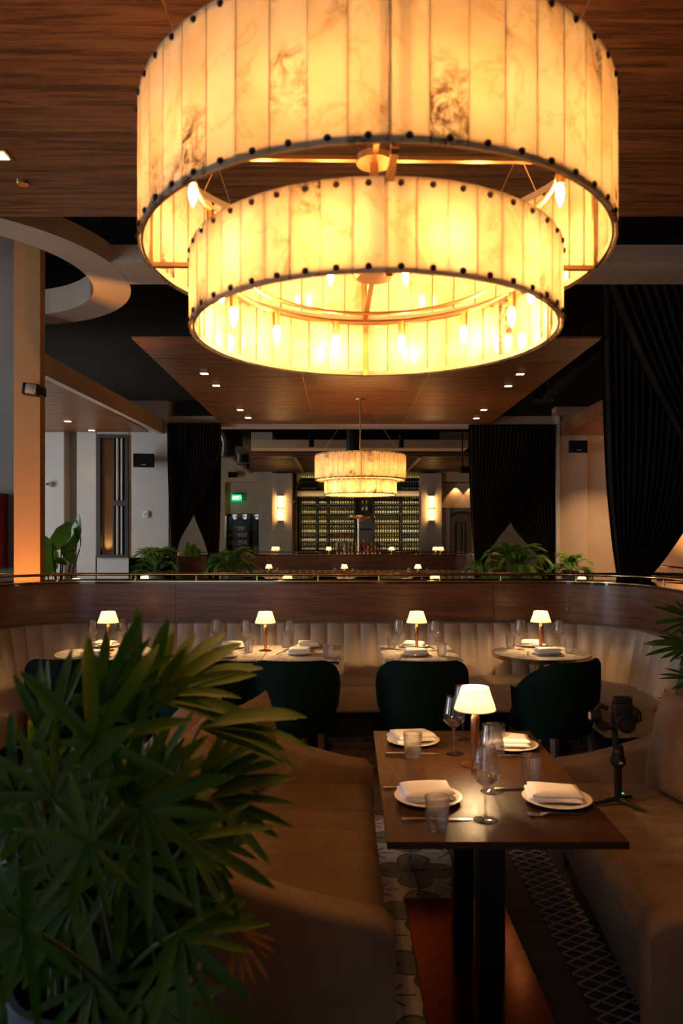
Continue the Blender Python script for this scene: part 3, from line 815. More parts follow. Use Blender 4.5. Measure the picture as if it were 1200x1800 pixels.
booth(pathA, 'curved walnut booth wall with brass rail behind the channelled beige banquette', 'beige leather channel-back banquette curving round the dining tables',
      [s_at_x(PX(308, 6.62)), s_at_x(PX(870, 6.62) - 0.02)])
# the booth that backs onto it: its rail curls away behind
t = thing('booth_partition', 'second walnut booth cap with brass rail curling away behind the first', 'partition')
pathB = Path(-3.9, 4.0, 7.35, 0.75, 5.3, 5.3, -1)
obj('wall', sweep(pathB, pathB.marks(), [(0.0, 0.0), (0.14, 0.0), (0.14, 1.19), (0.0, 1.19)]), M['panel_wood'], t, ang=30)
obj('cap', sweep(pathB, pathB.marks(), [(-0.02, 1.19), (0.16, 1.19), (0.16, 1.215), (-0.02, 1.215)]), M['cap_wood'], t, ang=30)
obj('rail', MB().tube([(*pathB.off(d, 0.07), 1.29) for d in pathB.marks(0.5, 0.06)], 0.014, 8), M['brass'], t)
for k in range(14):
    p = pathB.off(0.3 + k * (pathB.L - 0.6) / 13, 0.07)
    obj('rail_post', MB().lathe([(0.006, 1.213), (0.006, 1.28)], 8, c=(p.x, p.y, 0)), M['brass'], t)
pathC = Path(PX(365, 17.0) - 0.2, PX(836, 17.0), 17.0, 0.5, 15.9, 15.9)
booth(pathC, 'far walnut booth wall with brass rail standing in front of the bar', 'pale channel-back banquette along the far booth wall before the bar', [2.4, 4.6], blegs=False)

# ================================================================ CHAIRS
def make_chair(label, loc, rz, group):
    """green velvet tub chair; local -Y is the back, +Y the open front"""
    t = thing('tub_chair', label, 'chair', loc, rz, group)
    # wrapped backrest
    loops = []
    n = 40
    for i in range(n + 1):
        th = math.radians(-118 + 236 * i / n)
        e = abs(th) / math.radians(118)
        top = 0.845 - 0.0 * e
        k = max(0.0, (e - 0.34) / 0.66)
        top = 0.845 - 0.20 * (k ** 1.7) - 0.012 * (1 - math.cos(th)) 
        if e > 0.97: top -= 0.03
        bot = 0.36
        ro = 0.285 + 0.0 * e
        ex = 1.0
        sn, cs = math.sin(th), -math.cos(th)
        ysc = 0.92
        lp = []
        for (dr, dz) in ((-0.052, 0.0), (0.0, 0.0), (0.012, 0.16), (0.014, 0.30), (0.004, top - bot - 0.035), (-0.012, top - bot - 0.008), (-0.03, top - bot), (-0.05, top - bot - 0.008), (-0.062, top - bot - 0.03), (-0.058, 0.2)):
            zz = bot + dz
            flare = 0.03 * (zz - 0.36) / 0.48 - (0.035 if dz == 0.0 else 0)
            r = ro + dr + flare
            lp.append((r * sn, r * cs * ysc, zz))
        loops.append(lp)
    obj('backrest', MB().loft(loops), M['velvet_green'], t, ang=60)
    seat = []
    for z, s in ((0.33, 0.86), (0.345, 0.93), (0.40, 0.97), (0.45, 0.97), (0.475, 0.93), (0.485, 0.80)):
        lp = []
        for k in range(32):
            a = 2 * PI * k / 32
            c, s_ = math.cos(a), math.sin(a)
            x = 0.255 * math.copysign(abs(c) ** 0.8, c) * s; y = 0.265 * math.copysign(abs(s_) ** 0.8, s_) * s
            lp.append((x, y + 0.03, z))
        seat.append(lp)
    obj('seat', MB().loft(seat), M['velvet_green'], t, ang=60)
    for sx in (-1, 1):
        for sy in (-1, 1):
            x, y = 0.185 * sx, 0.17 * sy + 0.02
            obj('leg', MB().loft([[(x + 0.02 * sx + a * 0.013, y + 0.025 * sy + b * 0.013, 0.0) for a, b in ((-1, -1), (1, -1), (1, 1), (-1, 1))],
                                  [(x + a * 0.021, y + b * 0.021, 0.35) for a, b in ((-1, -1), (1, -1), (1, 1), (-1, 1))]]), M['leg_wood'], t, smooth=False)
    return t
CG = 'green tub chairs at the booth tables'
FZ = 0.004
chair0 = make_chair('dark green velvet tub chair at the square table, copper stem lamp before it', (PX(744, 4.95), 5.04, FZ), 0.0, CG)
dup(chair0, (PX(515, 4.95), 5.04, FZ), 0.0, 'dark green velvet tub chair at the joined tables, tall pale fabric pillow before it')
dup(chair0, (PX(985, 4.85) , 5.0, FZ), 0.62, 'dark green velvet tub chair turned sideways at the round table behind the camera gimbal')
dup(chair0, (PX(351, 4.95), 5.04, FZ), 0.0, 'dark green velvet tub chair mostly hidden by palm fronds at the joined tables')
dup(chair0, (PX(118, 5.0), 5.12, FZ), 0.1, 'dark green velvet tub chair at the round table behind the palm tips')

# ================================================================ BOOTH TABLES
TZ = 0.75
def foot_column(t, x, y, z=TZ - 0.03):
    obj('column', MB().lathe([(0.035, 0.02), (0.035, z)], 20, c=(x, y, 0)), M['brass'], t)
    obj('foot', MB().lathe([(0.0, 0.0), (0.215, 0.0), (0.22, 0.008), (0.05, 0.022), (0.04, 0.03)], 36, c=(x, y, 0)), M['black'], t)
def square_table(label, x0, x1, y0, y1, group=None):
    t = thing('cafe_table', label, 'table', ((x0 + x1) / 2, (y0 + y1) / 2, FZ), 0, group)
    w, l = (x1 - x0) / 2, (y1 - y0) / 2
    z = TZ - FZ
    obj('tabletop', MB().box(-w, w, -l, l, z - 0.012, z, 0.004), M['marble'], t, smooth=False)
    obj('apron', MB().box(-w + 0.03, w - 0.03, -l + 0.03, l - 0.03, z - 0.03, z - 0.012), M['leg_wood'], t, smooth=False)
    for sx in (-1, 1):
        obj('corner_bracket', MB().box(sx * (w - 0.03) - 0.012, sx * (w - 0.03) + 0.012, -l + 0.012, -l + 0.03, z - 0.035, z - 0.012, 0.002), M['brass'], t, smooth=False)
    foot_column(t, 0, 0, z - 0.03)
    return t
def round_table(label, x, y, r, group=None):
    t = thing('cafe_table', label, 'table', (x, y, FZ), 0, group)
    z = TZ - FZ
    obj('tabletop', MB().lathe([(0.0, z - 0.02), (r - 0.004, z - 0.02), (r - 0.004, z), (0.0, z)], 64), M['marble'], t)
    obj('edge_band', MB().lathe([(r - 0.004, z - 0.034), (r, z - 0.034), (r, z - 0.001), (r - 0.004, z - 0.001)], 64, closed=True), M['brass'], t)
    foot_column(t, 0, 0, z - 0.02)
    return t
BT = 'marble tables along the beige banquette'
TY0, TY1 = 5.43, 6.19
square_table('square marble table joined edge to edge, the half nearer the palm', -1.185, -0.592, TY0, TY1, BT)
square_table('square marble table joined edge to edge, the half away from the palm', -0.588, 0.0, TY0, TY1, BT)
square_table('square marble table standing alone between two green chairs', 0.31, 0.895, TY0, TY1, BT)
round_table('round marble table with brass edge by the sideways green chair', 1.566, 5.8, 0.38, BT)
round_table('round marble table with brass edge behind the palm tips', -1.85, 5.8, 0.38, BT)

# ================================================================ TABLE LAMPS
def shade_mesh():
    n = 72
    vs = []
    m = MB()
    prof = [(0.0815, 0.222), (0.076, 0.240), (0.064, 0.272), (0.0545, 0.304), (0.052, 0.309)]
    loops = []
    for (r, z) in prof:
        loops.append([((r + (0.0011 if k % 2 else -0.0011)) * math.cos(2 * PI * k / n), (r + (0.0011 if k % 2 else -0.0011)) * math.sin(2 * PI * k / n), z) for k in range(n)])
    m.loft(loops, cap=False)
    return m.mesh('shade', M['shade'])
sh_me = shade_mesh()
sh_rim = [MB().lathe([(0.0805, 0.2205), (0.0825, 0.2205), (0.0825, 0.2235), (0.0805, 0.2235)], 36, closed=True).mesh('shade_rim', M['cloth'])]
stem_me = MB().lathe([(0.0, 0.005), (0.012, 0.006), (0.0125, 0.05), (0.016, 0.13), (0.0185, 0.186), (0.0175, 0.189)], 20).mesh('stem', M['copper'])
neck_me = MB().lathe([(0.0175, 0.188), (0.016, 0.196), (0.009, 0.211), (0.0065, 0.222), (0.006, 0.236), (0.0, 0.237)], 18).mesh('neck', M['brass'])
base_me = MB().lathe([(0.0, 0.0), (0.050, 0.0), (0.051, 0.003), (0.030, 0.008), (0.012, 0.010)], 36).mesh('base', M['copper'])
lbulb_me = MB().lathe([(0.004, 0.237), (0.013, 0.246), (0.015, 0.258), (0.008, 0.272), (0.001, 0.276)], 10).mesh('bulb', M['lamp_bulb'])
lcap_me = MB().lathe([(0.0, 0.296), (0.049, 0.298), (0.0525, 0.306), (0.050, 0.300)], 36).mesh('diffuser', M['shade'])
def make_lamp(label, loc, group):
    t = thing('table_lamp', label, 'lamp', loc, 0, group)
    link('base', base_me, t); link('stem', stem_me, t); link('neck', neck_me, t); link('bulb', lbulb_me, t)
    s_ = link('shade', sh_me, t)
    link('shade_rim', sh_rim[0], s_)
    return t
LG = 'small shaded lamps on the booth tables'
lamp0 = make_lamp('pleated cream lamp with copper stem on the dark near dining table', (0.528, 2.925, TZ + 0.0005), None)
def lamp(x, y, label, group, z=TZ): return dup(lamp0, (x, y, z + 0.0005), 0, label, group)
lamp(-1.86, 5.9, 'pleated cream lamp on the round marble table behind the palm tips', LG)
lamp(-0.605, 5.88, 'pleated cream lamp over the seam of the joined marble tables', LG)
lamp(0.60, 5.9, 'pleated cream lamp on the lone square marble table', LG)
lamp(1.60, 5.94, 'pleated cream lamp on the round marble table by the sideways chair', LG)

# ================================================================ TABLEWARE
def wine_mesh():
    o = [(0.0, 0.0), (0.038, 0.0), (0.040, 0.0015), (0.030, 0.004), (0.010, 0.009), (0.0045, 0.02), (0.0038, 0.06), (0.0042, 0.095), (0.010, 0.108), (0.028, 0.122), (0.0445, 0.139), (0.0455, 0.148), (0.042, 0.175), (0.036, 0.205), (0.0315, 0.238)]
    i = [(0.0305, 0.238), (0.035, 0.205), (0.041, 0.175), (0.0443, 0.149), (0.0432, 0.141), (0.027, 0.1245), (0.008, 0.1115), (0.0, 0.110)]
    return MB().lathe(o + i, 32).mesh('wine_glass', M['glass'])
def tumbler_mesh():
    n = 48
    loops = []
    for k, (r, z) in enumerate([(0.030, 0.0), (0.0325, 0.004), (0.0385, 0.100), (0.0370, 0.100), (0.0310, 0.012), (0.0, 0.011)]):
        fl = 0.0007 if k in (1, 2) else 0.0
        loops.append([((max(r, 1e-5) + fl * (-1) ** q) * math.cos(2 * PI * q / n), (max(r, 1e-5) + fl * (-1) ** q) * math.sin(2 * PI * q / n), z) for q in range(n)])
    return MB().loft(loops).mesh('tumbler', M['glass'])
wine_me, tumb_me = wine_mesh(), tumbler_mesh()
plate_me = MB().lathe([(0.0, 0.0), (0.060, 0.0), (0.066, 0.003), (0.094, 0.011), (0.1145, 0.0165), (0.1155, 0.0185), (0.1135, 0.0195), (0.092, 0.0145), (0.072, 0.008), (0.0, 0.007)], 56).mesh('plate', M['ceramic'])
def napkin_mesh(seed):
    rnd = random.Random(seed)
    m = MB()
    # a linen square folded into a rectangle: three stacked leaves that droop at the edges, plus one turned corner
    for L, (w, l, z, dx, rot) in enumerate(((0.072, 0.088, 0.006, 0.012, 0.05), (0.068, 0.085, 0.014, 0.0, -0.07), (0.063, 0.083, 0.022, -0.008, 0.03))):
        c, s_ = math.cos(rot), math.sin(rot)
        def fn(u, v, w=w, l=l, z=z, dx=dx, top=True):
            x, y = (2 * u - 1) * w, (2 * v - 1) * l
            e = max(abs(2 * u - 1), abs(2 * v - 1))
            h = z + 0.010 - 0.016 * max(0, e - 0.75) / 0.25 * (0.4 if L == 2 else 0.8) + 0.003 * math.sin(5 * u + 3 * v + seed)
            return (x * c - y * s_ + dx, x * s_ + y * c, h)
        def fb(u, v, fn=fn):
            x, y, h = fn(u, v); return (x, y, h - 0.008)
        g = 8
        topv = [fn(i / g, j / g) for j in range(g + 1) for i in range(g + 1)]
        botv = [fb(i / g, j / g) for j in range(g + 1) for i in range(g + 1)]
        q = (g + 1) ** 2
        fs = []
        for j in range(g):
            for i in range(g):
                a = j * (g + 1) + i
                fs.append((a, a + 1, a + g + 2, a + g + 1)); fs.append((q + a + g + 1, q + a + g + 2, q + a + 1, q + a))
        edge = [i for i in range(g + 1)] + [(j + 1) * (g + 1) + g for j in range(g)] + [g * (g + 1) + g - 1 - i for i in range(g)] + [(g - 1 - j) * (g + 1) for j in range(g - 1)]
        for a, b in zip(edge, edge[1:] + edge[:1]): fs.append((a, b, q + b, q + a))
        m.add(topv + botv, fs)
    return m.mesh('napkin', M['cloth'], ang=80)
nap_me = [napkin_mesh(k) for k in range(3)]
def fork_mesh():
    m = MB()
    m.loft([[(x, -w, z), (x, w, z), (x, w, z + h), (x, -w, z + h)] for x, w, z, h in ((-0.10, 0.004, 0.0, 0.005), (-0.095, 0.0075, 0.0, 0.006), (-0.07, 0.005, 0.001, 0.005), (-0.02, 0.003, 0.004, 0.004), (0.03, 0.003, 0.006, 0.004), (0.045, 0.009, 0.004, 0.003), (0.055, 0.012, 0.002, 0.003))])
    for k in range(4):
        y = -0.0105 + 0.007 * k
        m.loft([[(x, y - w, z), (x, y + w, z), (x, y + w, z + 0.002), (x, y - w, z + 0.002)] for x, w, z in ((0.053, 0.0022, 0.002), (0.08, 0.0018, 0.002), (0.10, 0.0012, 0.006))])
    return m.mesh('fork', M['steel'])
def knife_mesh():
    m = MB()
    m.loft([[(x, -w, 0.0), (x, w, 0.0), (x, w, h), (x, -w, h)] for x, w, h in ((-0.115, 0.006, 0.005), (-0.11, 0.008, 0.007), (-0.04, 0.006, 0.007), (-0.01, 0.005, 0.006))])
    m.loft([[(x, -w, 0.001), (x, w, 0.001), (x, w, h), (x, -w, h)] for x, w, h in ((-0.012, 0.006, 0.004), (0.02, 0.010, 0.0035), (0.08, 0.010, 0.003), (0.112, 0.002, 0.002))])
    return m.mesh('knife', M['steel'])
fork_me, knife_me = fork_mesh(), knife_mesh()
def ware(name, me, cat, x, y, z, label, group, rz=0.0):
    o = link(name, me, None, (x, y, z + 0.0006), rz)
    return tag(o, label, cat, group)
def base_xy(px, py, z=TZ):
    Y = (CH - z) * F / (py - HY)
    return PX(px, Y), Y

# near dining table: dark wood slab on two posts and a copper plate
t = thing('dining_table', 'dark walnut dining table with black posts on a copper base plate', 'table', (0.5, 2.815, FZ))
tx0, tx1, tl = -0.362, 0.362, 0.628
obj('tabletop', MB().prism([(-0.365, -tl), (0.352, -tl), (0.372, tl), (-0.352, tl)], TZ - 0.022 - FZ, TZ - FZ), M['table_wood'], t, smooth=False)
bm_ = bpy.data.objects['tabletop.005'] if 'tabletop.005' in bpy.data.objects else None
obj('underframe', MB().box(-0.12, 0.15, -0.45, 0.45, TZ - 0.06 - FZ, TZ - 0.022 - FZ), M['black'], t, smooth=False)
obj('base_plate', MB().box(-0.215, 0.225, -0.56, 0.535, 0.0, 0.014, 0.003), M['copper_base'], t, smooth=False)
obj('post', MB().box(0.02, 0.12, -0.015, 0.065, 0.014, TZ - 0.06 - FZ, 0.002), M['blacksteel'], t, smooth=False)
obj('post', MB().box(-0.03, 0.052, 0.27, 0.35, 0.014, TZ - 0.06 - FZ, 0.002), M['blacksteel'], t, smooth=False)
NG = 'place settings on the dark near table'
near_pl = [('far plate on the left side of the near table', 726, 1302, 0.10), ('far plate on the right side of the near table', 897, 1310, -0.2), ('close plate on the left side of the near table', 752, 1402, 0.06), ('close plate on the right side of the near table', 978, 1405, -0.12)]
nap_lab = ['white folded napkin on the far plate beside the short tumbler', 'white folded napkin on the far plate behind the wine glasses', 'white folded napkin on the close plate behind the ribbed tumbler', 'white folded napkin on the close plate nearest the gimbal']
pl_lab = ['cream plate at the far end beside the short tumbler, near dining table', 'cream plate at the far end behind the wine glasses, near dining table', 'cream plate at the close end behind the ribbed tumbler, near dining table', 'cream plate at the close end nearest the sofa with the gimbal']
for k, (_, px, py, rot) in enumerate(near_pl):
    x, y = base_xy(px, py, TZ + 0.01)
    ware('plate', plate_me, 'plate', x, y, TZ, pl_lab[k], 'plates on the near dining table')
    ware('napkin', nap_me[k % 3], 'napkin', x - 0.005, y + 0.01, TZ + 0.018, nap_lab[k], 'napkins on the near dining table', rot + PI / 2 + (0.15 if k == 0 else 0))
wl = ['wine glass just left of the lamp on the near dining table', 'wine glass half hidden behind the lamp on the near dining table', 'wine glass closest to the camera, on the near dining table', 'wine glass just behind the closest one, right of the lamp base']
for k, (px, py) in enumerate(((797.5, 1325), (813, 1299), (853, 1442), (864, 1392))):
    x, y = base_xy(px, py)
    ware('wine_glass', wine_me, 'wine glass', x, y, TZ, wl[k], 'wine glasses on the near dining table')
tl_ = ['clear tumbler in front of the far plate with the napkin, near table', 'clear tumbler beyond the lamp on the near dining table', 'clear tumbler between the two plates nearest the gimbal sofa', 'ribbed tumbler in front of the close plate, nearest the camera']
for k, (px, py) in enumerate(((725, 1331), (872, 1314), (932, 1376), (768, 1457))):
    x, y = base_xy(px, py)
    ware('tumbler', tumb_me, 'tumbler', x, y, TZ, tl_[k], 'tumblers on the near dining table')
for me, nm, px, py, rz, lab in ((knife_me, 'knife', 726, 1326, 0.02, 'silver knife under the far tumbler on the near table'), (knife_me, 'knife', 768, 1442, 0.03, 'silver knife under the ribbed tumbler on the near table'),
                        (fork_me, 'fork', 980, 1433, PI + 0.06, 'ornate silver fork in front of the close plate by the gimbal'), (fork_me, 'fork', 896, 1331, 0.05, 'silver fork before the far plate behind the wine glasses'),
                        (fork_me, 'fork', 722, 1386, 0.03, 'silver fork behind the close plate with the ribbed tumbler'), (knife_me, 'knife', 925, 1388, 0.04, 'silver knife behind the close plate nearest the gimbal')):
    x, y = base_xy(px, py)
    ware(nm, me, nm, x, y, TZ, lab, 'cutlery on the near dining table', rz)

# booth table settings: (plate back, plate front, glasses, tumblers) by position on each table
sets = [('round table behind the palm', [(185, 1137), (168, 1155)], [(163, 1141), (215, 1139)], [(160, 1139), (228, 1149)], [(140, 1155)]),
        ('joined table nearer the palm', [(408, 1139), (395, 1155)], [(380, 1141), (432, 1143)], [(372, 1136), (437, 1147)], [(375, 1157)]),
        ('joined table away from the palm', [(542, 1138), (528, 1150)], [(508, 1142)], [(502, 1138), (576, 1157)], [(494, 1148)]),
        ('lone square table', [(728, 1138), (731, 1152)], [(701, 1142), (764, 1144)], [(688, 1141), (776, 1153)], [(706, 1156)]),
        ('round table by the sideways chair', [(934, 1136), (962, 1150)], [(914, 1142), (982, 1143)], [(897, 1140), (1000, 1148)], [(928, 1150)])]
kk = 0
for nm, pls, wgs, tbs, fks in sets:
    for i, (px, py) in enumerate(pls):
        x, y = base_xy(px, py)
        side = ('banquette side', 'chair side')[i]
        ware('plate', plate_me, 'plate', x, y, TZ, 'white plate, %s of the %s' % (side, nm), 'plates on the booth tables')
        ware('napkin', nap_me[kk % 3], 'napkin', x, y, TZ + 0.019, 'folded napkin, %s of the %s' % (side, nm), 'napkins on the booth tables', PI / 2 + random.uniform(-.3, .3))
        kk += 1
    for i, (px, py) in enumerate(wgs):
        x, y = base_xy(px, py)
        ware('wine_glass', wine_me, 'wine glass', x, y, TZ, 'wine glass on the %s, %s of its lamp' % (nm, 'left' if (i == 0 and len(wgs) > 1) else 'right'), 'wine glasses on the booth tables')
    for i, (px, py) in enumerate(tbs):
        x, y = base_xy(px, py)
        ware('tumbler', tumb_me, 'tumbler', x, y, TZ, 'small tumbler on the %s, the %s one' % (nm, ('left', 'right')[i]), 'tumblers on the booth tables')
    for i, (px, py) in enumerate(fks):
        x, y = base_xy(px, py)
        ware('fork', fork_me, 'fork', x, y, TZ, 'fork lying beside the chair-side plate on the %s' % nm, 'cutlery on the booth tables', 1.3)
    px, py = pls[0]
    x, y = base_xy(px, py)
    ware('knife', knife_me, 'knife', x + 0.13, y + 0.0, TZ, 'knife beside the banquette-side plate on the %s' % nm, 'cutlery on the booth tables', 1.7)

# ================================================================ VELVET SOFAS (each built along local Y, front edge at local x = 0, back at x = -0.92)
def sloped_arm(y0, y1, seed=0):
    """arm that falls from the back to a low rounded front"""
    loops = []
    n = 26
    for i in range(n + 1):
        u = i / n
        x = -0.92 + 0.92 * u
        top = 0.865 - 0.34 * (1 - (1 - u) ** 1.6) * (1 - 0.03 * u) + 0.012 * math.sin(u * 3)
        if u > 0.955: 
            q = (u - 0.955) / 0.045
            top -= 0.035 * q * q; 
        w = (y1 - y0) / 2; c = (y0 + y1) / 2
        sq = 1.0 if u <= 0.97 else 0.90
        lp = []
        r = 0.042
        for (a0, cx_, cz_) in ((-PI / 2, w - 0.01, 0.12 + 0.01), (0, w - r, top - r), (PI / 2, -w + r, top - r), (PI, -w + 0.01, 0.13)):
            for k in range(5):
                a = a0 + PI / 2 * k / 4
                rr = r if cz_ > 0.2 else 0.01
                lp.append((x, c + (cx_ + rr * math.cos(a)) * sq, cz_ + rr * math.sin(a)))
        loops.append(lp)
    return MB().loft(loops)
def cushion(x0, x1, y0, y1, z0, z1, wr=0.0, seed=0, nx=26, ny=64, r=0.05):
    rnd = random.Random(seed)
    folds = [(rnd.uniform(0.30, 0.72), rnd.uniform(0.006, 0.016), rnd.uniform(0.5, 1.0), rnd.uniform(0, 6)) for _ in range(11)]
    def top(x, y):
        u = (x - x0) / (x1 - x0); v = (y - y0) / (y1 - y0)
        e = min(x - x0, x1 - x, y - y0, y1 - y)
        edge = r - math.sqrt(max(0, r * r - max(0, r - e) ** 2)) if e < r else 0
        z = z1 - edge + 0.012 * math.sin(PI * u) * math.sin(PI * v)
        env = math.exp(-((u - 0.68) / 0.26) ** 2) if wr else 0
        if wr:
            for c, w, am, ph in folds:
                vv = c + 0.02 * math.sin(5 * u + ph)
                z -= wr * am * env * math.exp(-((v - vv) / (w * 0.8)) ** 2)
        return z
    m = MB()
    m.grid(nx, ny, lambda a, b: (x0 + (x1 - x0) * a, y0 + (y1 - y0) * b, top(x0 + (x1 - x0) * a, y0 + (y1 - y0) * b)))
    for (fa, n) in ((lambda a: (x0 + (x1 - x0) * a, y0), nx), (lambda a: (x0 + (x1 - x0) * a, y1), nx), (lambda a: (x0, y0 + (y1 - y0) * a), ny), (lambda a: (x1, y0 + (y1 - y0) * a), ny)):
        m.grid(n, 1, lambda a, b, fa=fa: (*fa(a), z0 + (top(*fa(a)) - z0) * b))
    m.add([(x0, y0, z0), (x1, y0, z0), (x1, y1, z0), (x0, y1, z0)], [(0, 1, 2, 3)])
    return m
def pillow_mesh(w, h, d, seed):
    """a square cushion with pinched corners and creases, standing in the local XZ plane"""
    n = 26
    ph = seed * 1.7
    def side(sg):
        def fn(u, v):
            a, b = 2 * u - 1, 2 * v - 1
            k = (1 - abs(a) ** 3.0) * (1 - abs(b) ** 3.0)
            k = max(0, k) ** 0.5
            pin = 1 - 0.07 * (1 - abs(a) ** 2) * abs(b) ** 2 
            pin2 = 1 - 0.07 * (1 - abs(b) ** 2) * abs(a) ** 2
            cr = 0.012 * math.sin(7 * (a + b) + ph) * math.exp(-((a - 0.4) ** 2 + (b - 0.35) ** 2) * 3) * k + 0.008 * math.sin(11 * a - 4 * b + ph) * k * max(0, b)
            return (a * w / 2 * pin2, sg * (d / 2 * k + cr), b * h / 2 * pin + h / 2)
        return fn
    return MB().grid(n, n, side(1)).grid(n, n, side(-1)).mesh('pillow', M['velvet_taupe'], ang=180)
def make_sofa(label, loc, rz, mirror, length, seed):
    t = thing('velvet_loveseat', label, 'sofa', loc, rz)
    X = (lambda m: m.xf(Matrix.Scale(-1, 4, (1, 0, 0)))) if mirror else (lambda m: m)
    L = length
    obj('base', X(MB().box(-0.90, -0.03, 0.04, L - 0.04, 0.12, 0.30, 0.02)), M['velvet_taupe'], t)
    obj('seat', X(cushion(-0.76, -0.012, 0.115, L - 0.115, 0.22, 0.452, 0.05, seed)), M['velvet_taupe'], t, ang=80)
    obj('arm', X(sloped_arm(0.0, 0.112)), M['velvet_taupe'], t, ang=60)
    obj('arm', X(sloped_arm(L - 0.112, L)), M['velvet_taupe'], t, ang=60)
    loops = []
    for i in range(25):
        v = i / 24
        y = 0.02 + (L - 0.04) * v
        lean = 0.0
        lp = [(-0.92, y, 0.14), (-0.72, y, 0.14), (-0.70, y, 0.45), (-0.745, y, 0.78), (-0.765, y, 0.855), (-0.80, y, 0.885), (-0.86, y, 0.885), (-0.905, y, 0.86), (-0.925, y, 0.80)]
        loops.append(lp)
    obj('backrest', X(MB().loft(loops)), M['velvet_taupe'], t, ang=60)
    for x in (-0.85, -0.07):
        for y in (0.08, L - 0.08):
            obj('leg', X(MB().lathe([(0.009, 0.0), (0.016, 0.125)], 12, c=(x, y, 0))), M['blacksteel'], t)
    return t
make_sofa('taupe velvet loveseat with sloping arms, half hidden by the big palm', (0.158, 2.14, FZ), 0.0, False, 1.60, 3)
make_sofa('taupe velvet loveseat with sloping arms, camera gimbal on its seat', (0.905, 2.16, FZ), -0.095, True, 1.62, 8)
PG = 'loose velvet cushions'
def pillow(w, h, d, loc, rot, label, seed):
    o = link('pillow', pillow_mesh(w, h, d, seed))
    o.location = loc
    o.rotation_euler = rot
    return tag(o, label, 'cushion', PG)
pillow(0.44, 0.44, 0.15, (-0.40, 3.42, 0.462), (-0.10, 0.0, 1.25), 'taupe velvet cushion against the far arm of the palm-side loveseat', 1)
pillow(0.46, 0.46, 0.16, (-0.50, 2.95, 0.462), (-0.16, 0, 1.48), 'taupe velvet cushion leaning on the back behind the palm fronds', 2)
pillow(0.56, 0.47, 0.17, (1.50, 3.28, 0.462), (-0.22, 0, -1.42), 'taupe velvet cushion standing behind the camera gimbal', 4)

# ================================================================ CAMERA ON A GIMBAL with mini tripod, on the seat
gx, gy = PX(1086, 3.28), 3.28
t = thing('camera_gimbal', 'black camera on a handheld gimbal with mini tripod, standing on the velvet seat', 'camera', (gx, gy, 0.466))
def gz(py): return PZ(py, gy) - 0.466
def gxx(px): return PX(px, gy) - gx
for a in (PI + 0.1, -0.85, 0.75):
    obj('tripod_leg', MB().tube([(0.012 * math.cos(a), 0.012 * math.sin(a), 0.026), (0.07 * math.cos(a), 0.07 * math.sin(a), 0.014), (0.125 * math.cos(a), 0.125 * math.sin(a), 0.007)], [0.011, 0.009, 0.006], 8), M['black'], t)
obj('handle', MB().lathe([(0.0, 0.015), (0.014, 0.015), (0.0165, 0.03), (0.0165, 0.17), (0.019, 0.175), (0.019, 0.19), (0.015, 0.2), (0.015, 0.22)], 16), M['black'], t)
obj('collar', MB().lathe([(0.016, 0.165), (0.032, 0.18), (0.033, 0.20), (0.024, 0.225), (0.026, 0.235), (0.016, 0.25)], 16), M['black'], t)
obj('lock_button', MB().box(-0.007, 0.007, -0.036, -0.03, 0.19, 0.197, 0.001), M['grey'], t, smooth=False)
obj('status_light', MB().lathe([(0.0, 0), (0.004, 0.001), (0.0, 0.005)], 8, c=(0.017, -0.012, 0.052)), M['led_green'], t)
zc = gz(1266)
obj('yoke', MB().tube([(0, 0.03, 0.24), (-0.002, 0.035, zc - 0.05), (-0.03, 0.05, zc - 0.045), (-0.075, 0.045, zc - 0.03), (-0.085, 0.03, zc + 0.01)], [0.014, 0.013, 0.012, 0.012, 0.014], 10), M['black'], t)
def motor(p, axis, r, l):
    m = MB().lathe([(0, 0), (r, 0), (r * 1.03, l * 0.2), (r, l), (0, l)], 18)
    if axis == 'x': m.xf(Matrix.Rotation(PI / 2, 4, 'Y'))
    if axis == 'y': m.xf(Matrix.Rotation(PI / 2, 4, 'X'))
    m.xf(Matrix.Translation(p))
    return m
obj('motor', motor((-0.118, 0.02, zc + 0.014), 'x', 0.026, 0.045), M['black'], t)
obj('motor', motor((-0.06, 0.05, zc - 0.03), 'y', 0.022, 0.05), M['black'], t)
obj('motor', MB().lathe([(0, 0.225), (0.021, 0.228), (0.021, 0.262), (0, 0.265)], 18), M['black'], t)
obj('motor_cap', MB().box(-0.1225, -0.116, 0.008, 0.032, zc + 0.0, zc + 0.03, 0.002), M['grey'], t, smooth=False)
obj('arm', MB().tube([(-0.095, 0.04, zc + 0.02), (-0.06, 0.05, zc + 0.055), (-0.03, 0.045, zc + 0.04)], 0.012, 8), M['black'], t)
obj('mount_plate', MB().box(-0.06, 0.045, -0.02, 0.035, zc - 0.028, zc - 0.018, 0.002), M['blacksteel'], t, smooth=False)
cb = obj('camera_body', MB().box(-0.018, 0.066, -0.015, 0.045, zc - 0.018, zc + 0.075, 0.008).box(-0.012, 0.062, -0.01, 0.035, zc + 0.072, zc + 0.102, 0.006), M['black'], t)
obj('grip', MB().box(0.058, 0.084, -0.028, 0.03, zc - 0.012, zc + 0.058, 0.009), M['black'], cb)
ln = MB().lathe([(0.0, -0.008), (0.029, -0.006), (0.033, 0.0), (0.0345, 0.03), (0.0385, 0.045), (0.0385, 0.058), (0.034, 0.058), (0.031, 0.046)], 28).xf(Matrix.Rotation(PI / 2, 4, 'X')).xf(Matrix.Translation((0.014, -0.012, zc - 0.004)))
obj('lens_barrel', ln, M['black'], cb)
obj('front_glass', MB().lathe([(0.0, 0.052), (0.02, 0.049), (0.031, 0.044)], 24).xf(Matrix.Rotation(PI / 2, 4, 'X')).xf(Matrix.Translation((0.014, -0.012, zc - 0.004))), M['dark_glass'], cb)
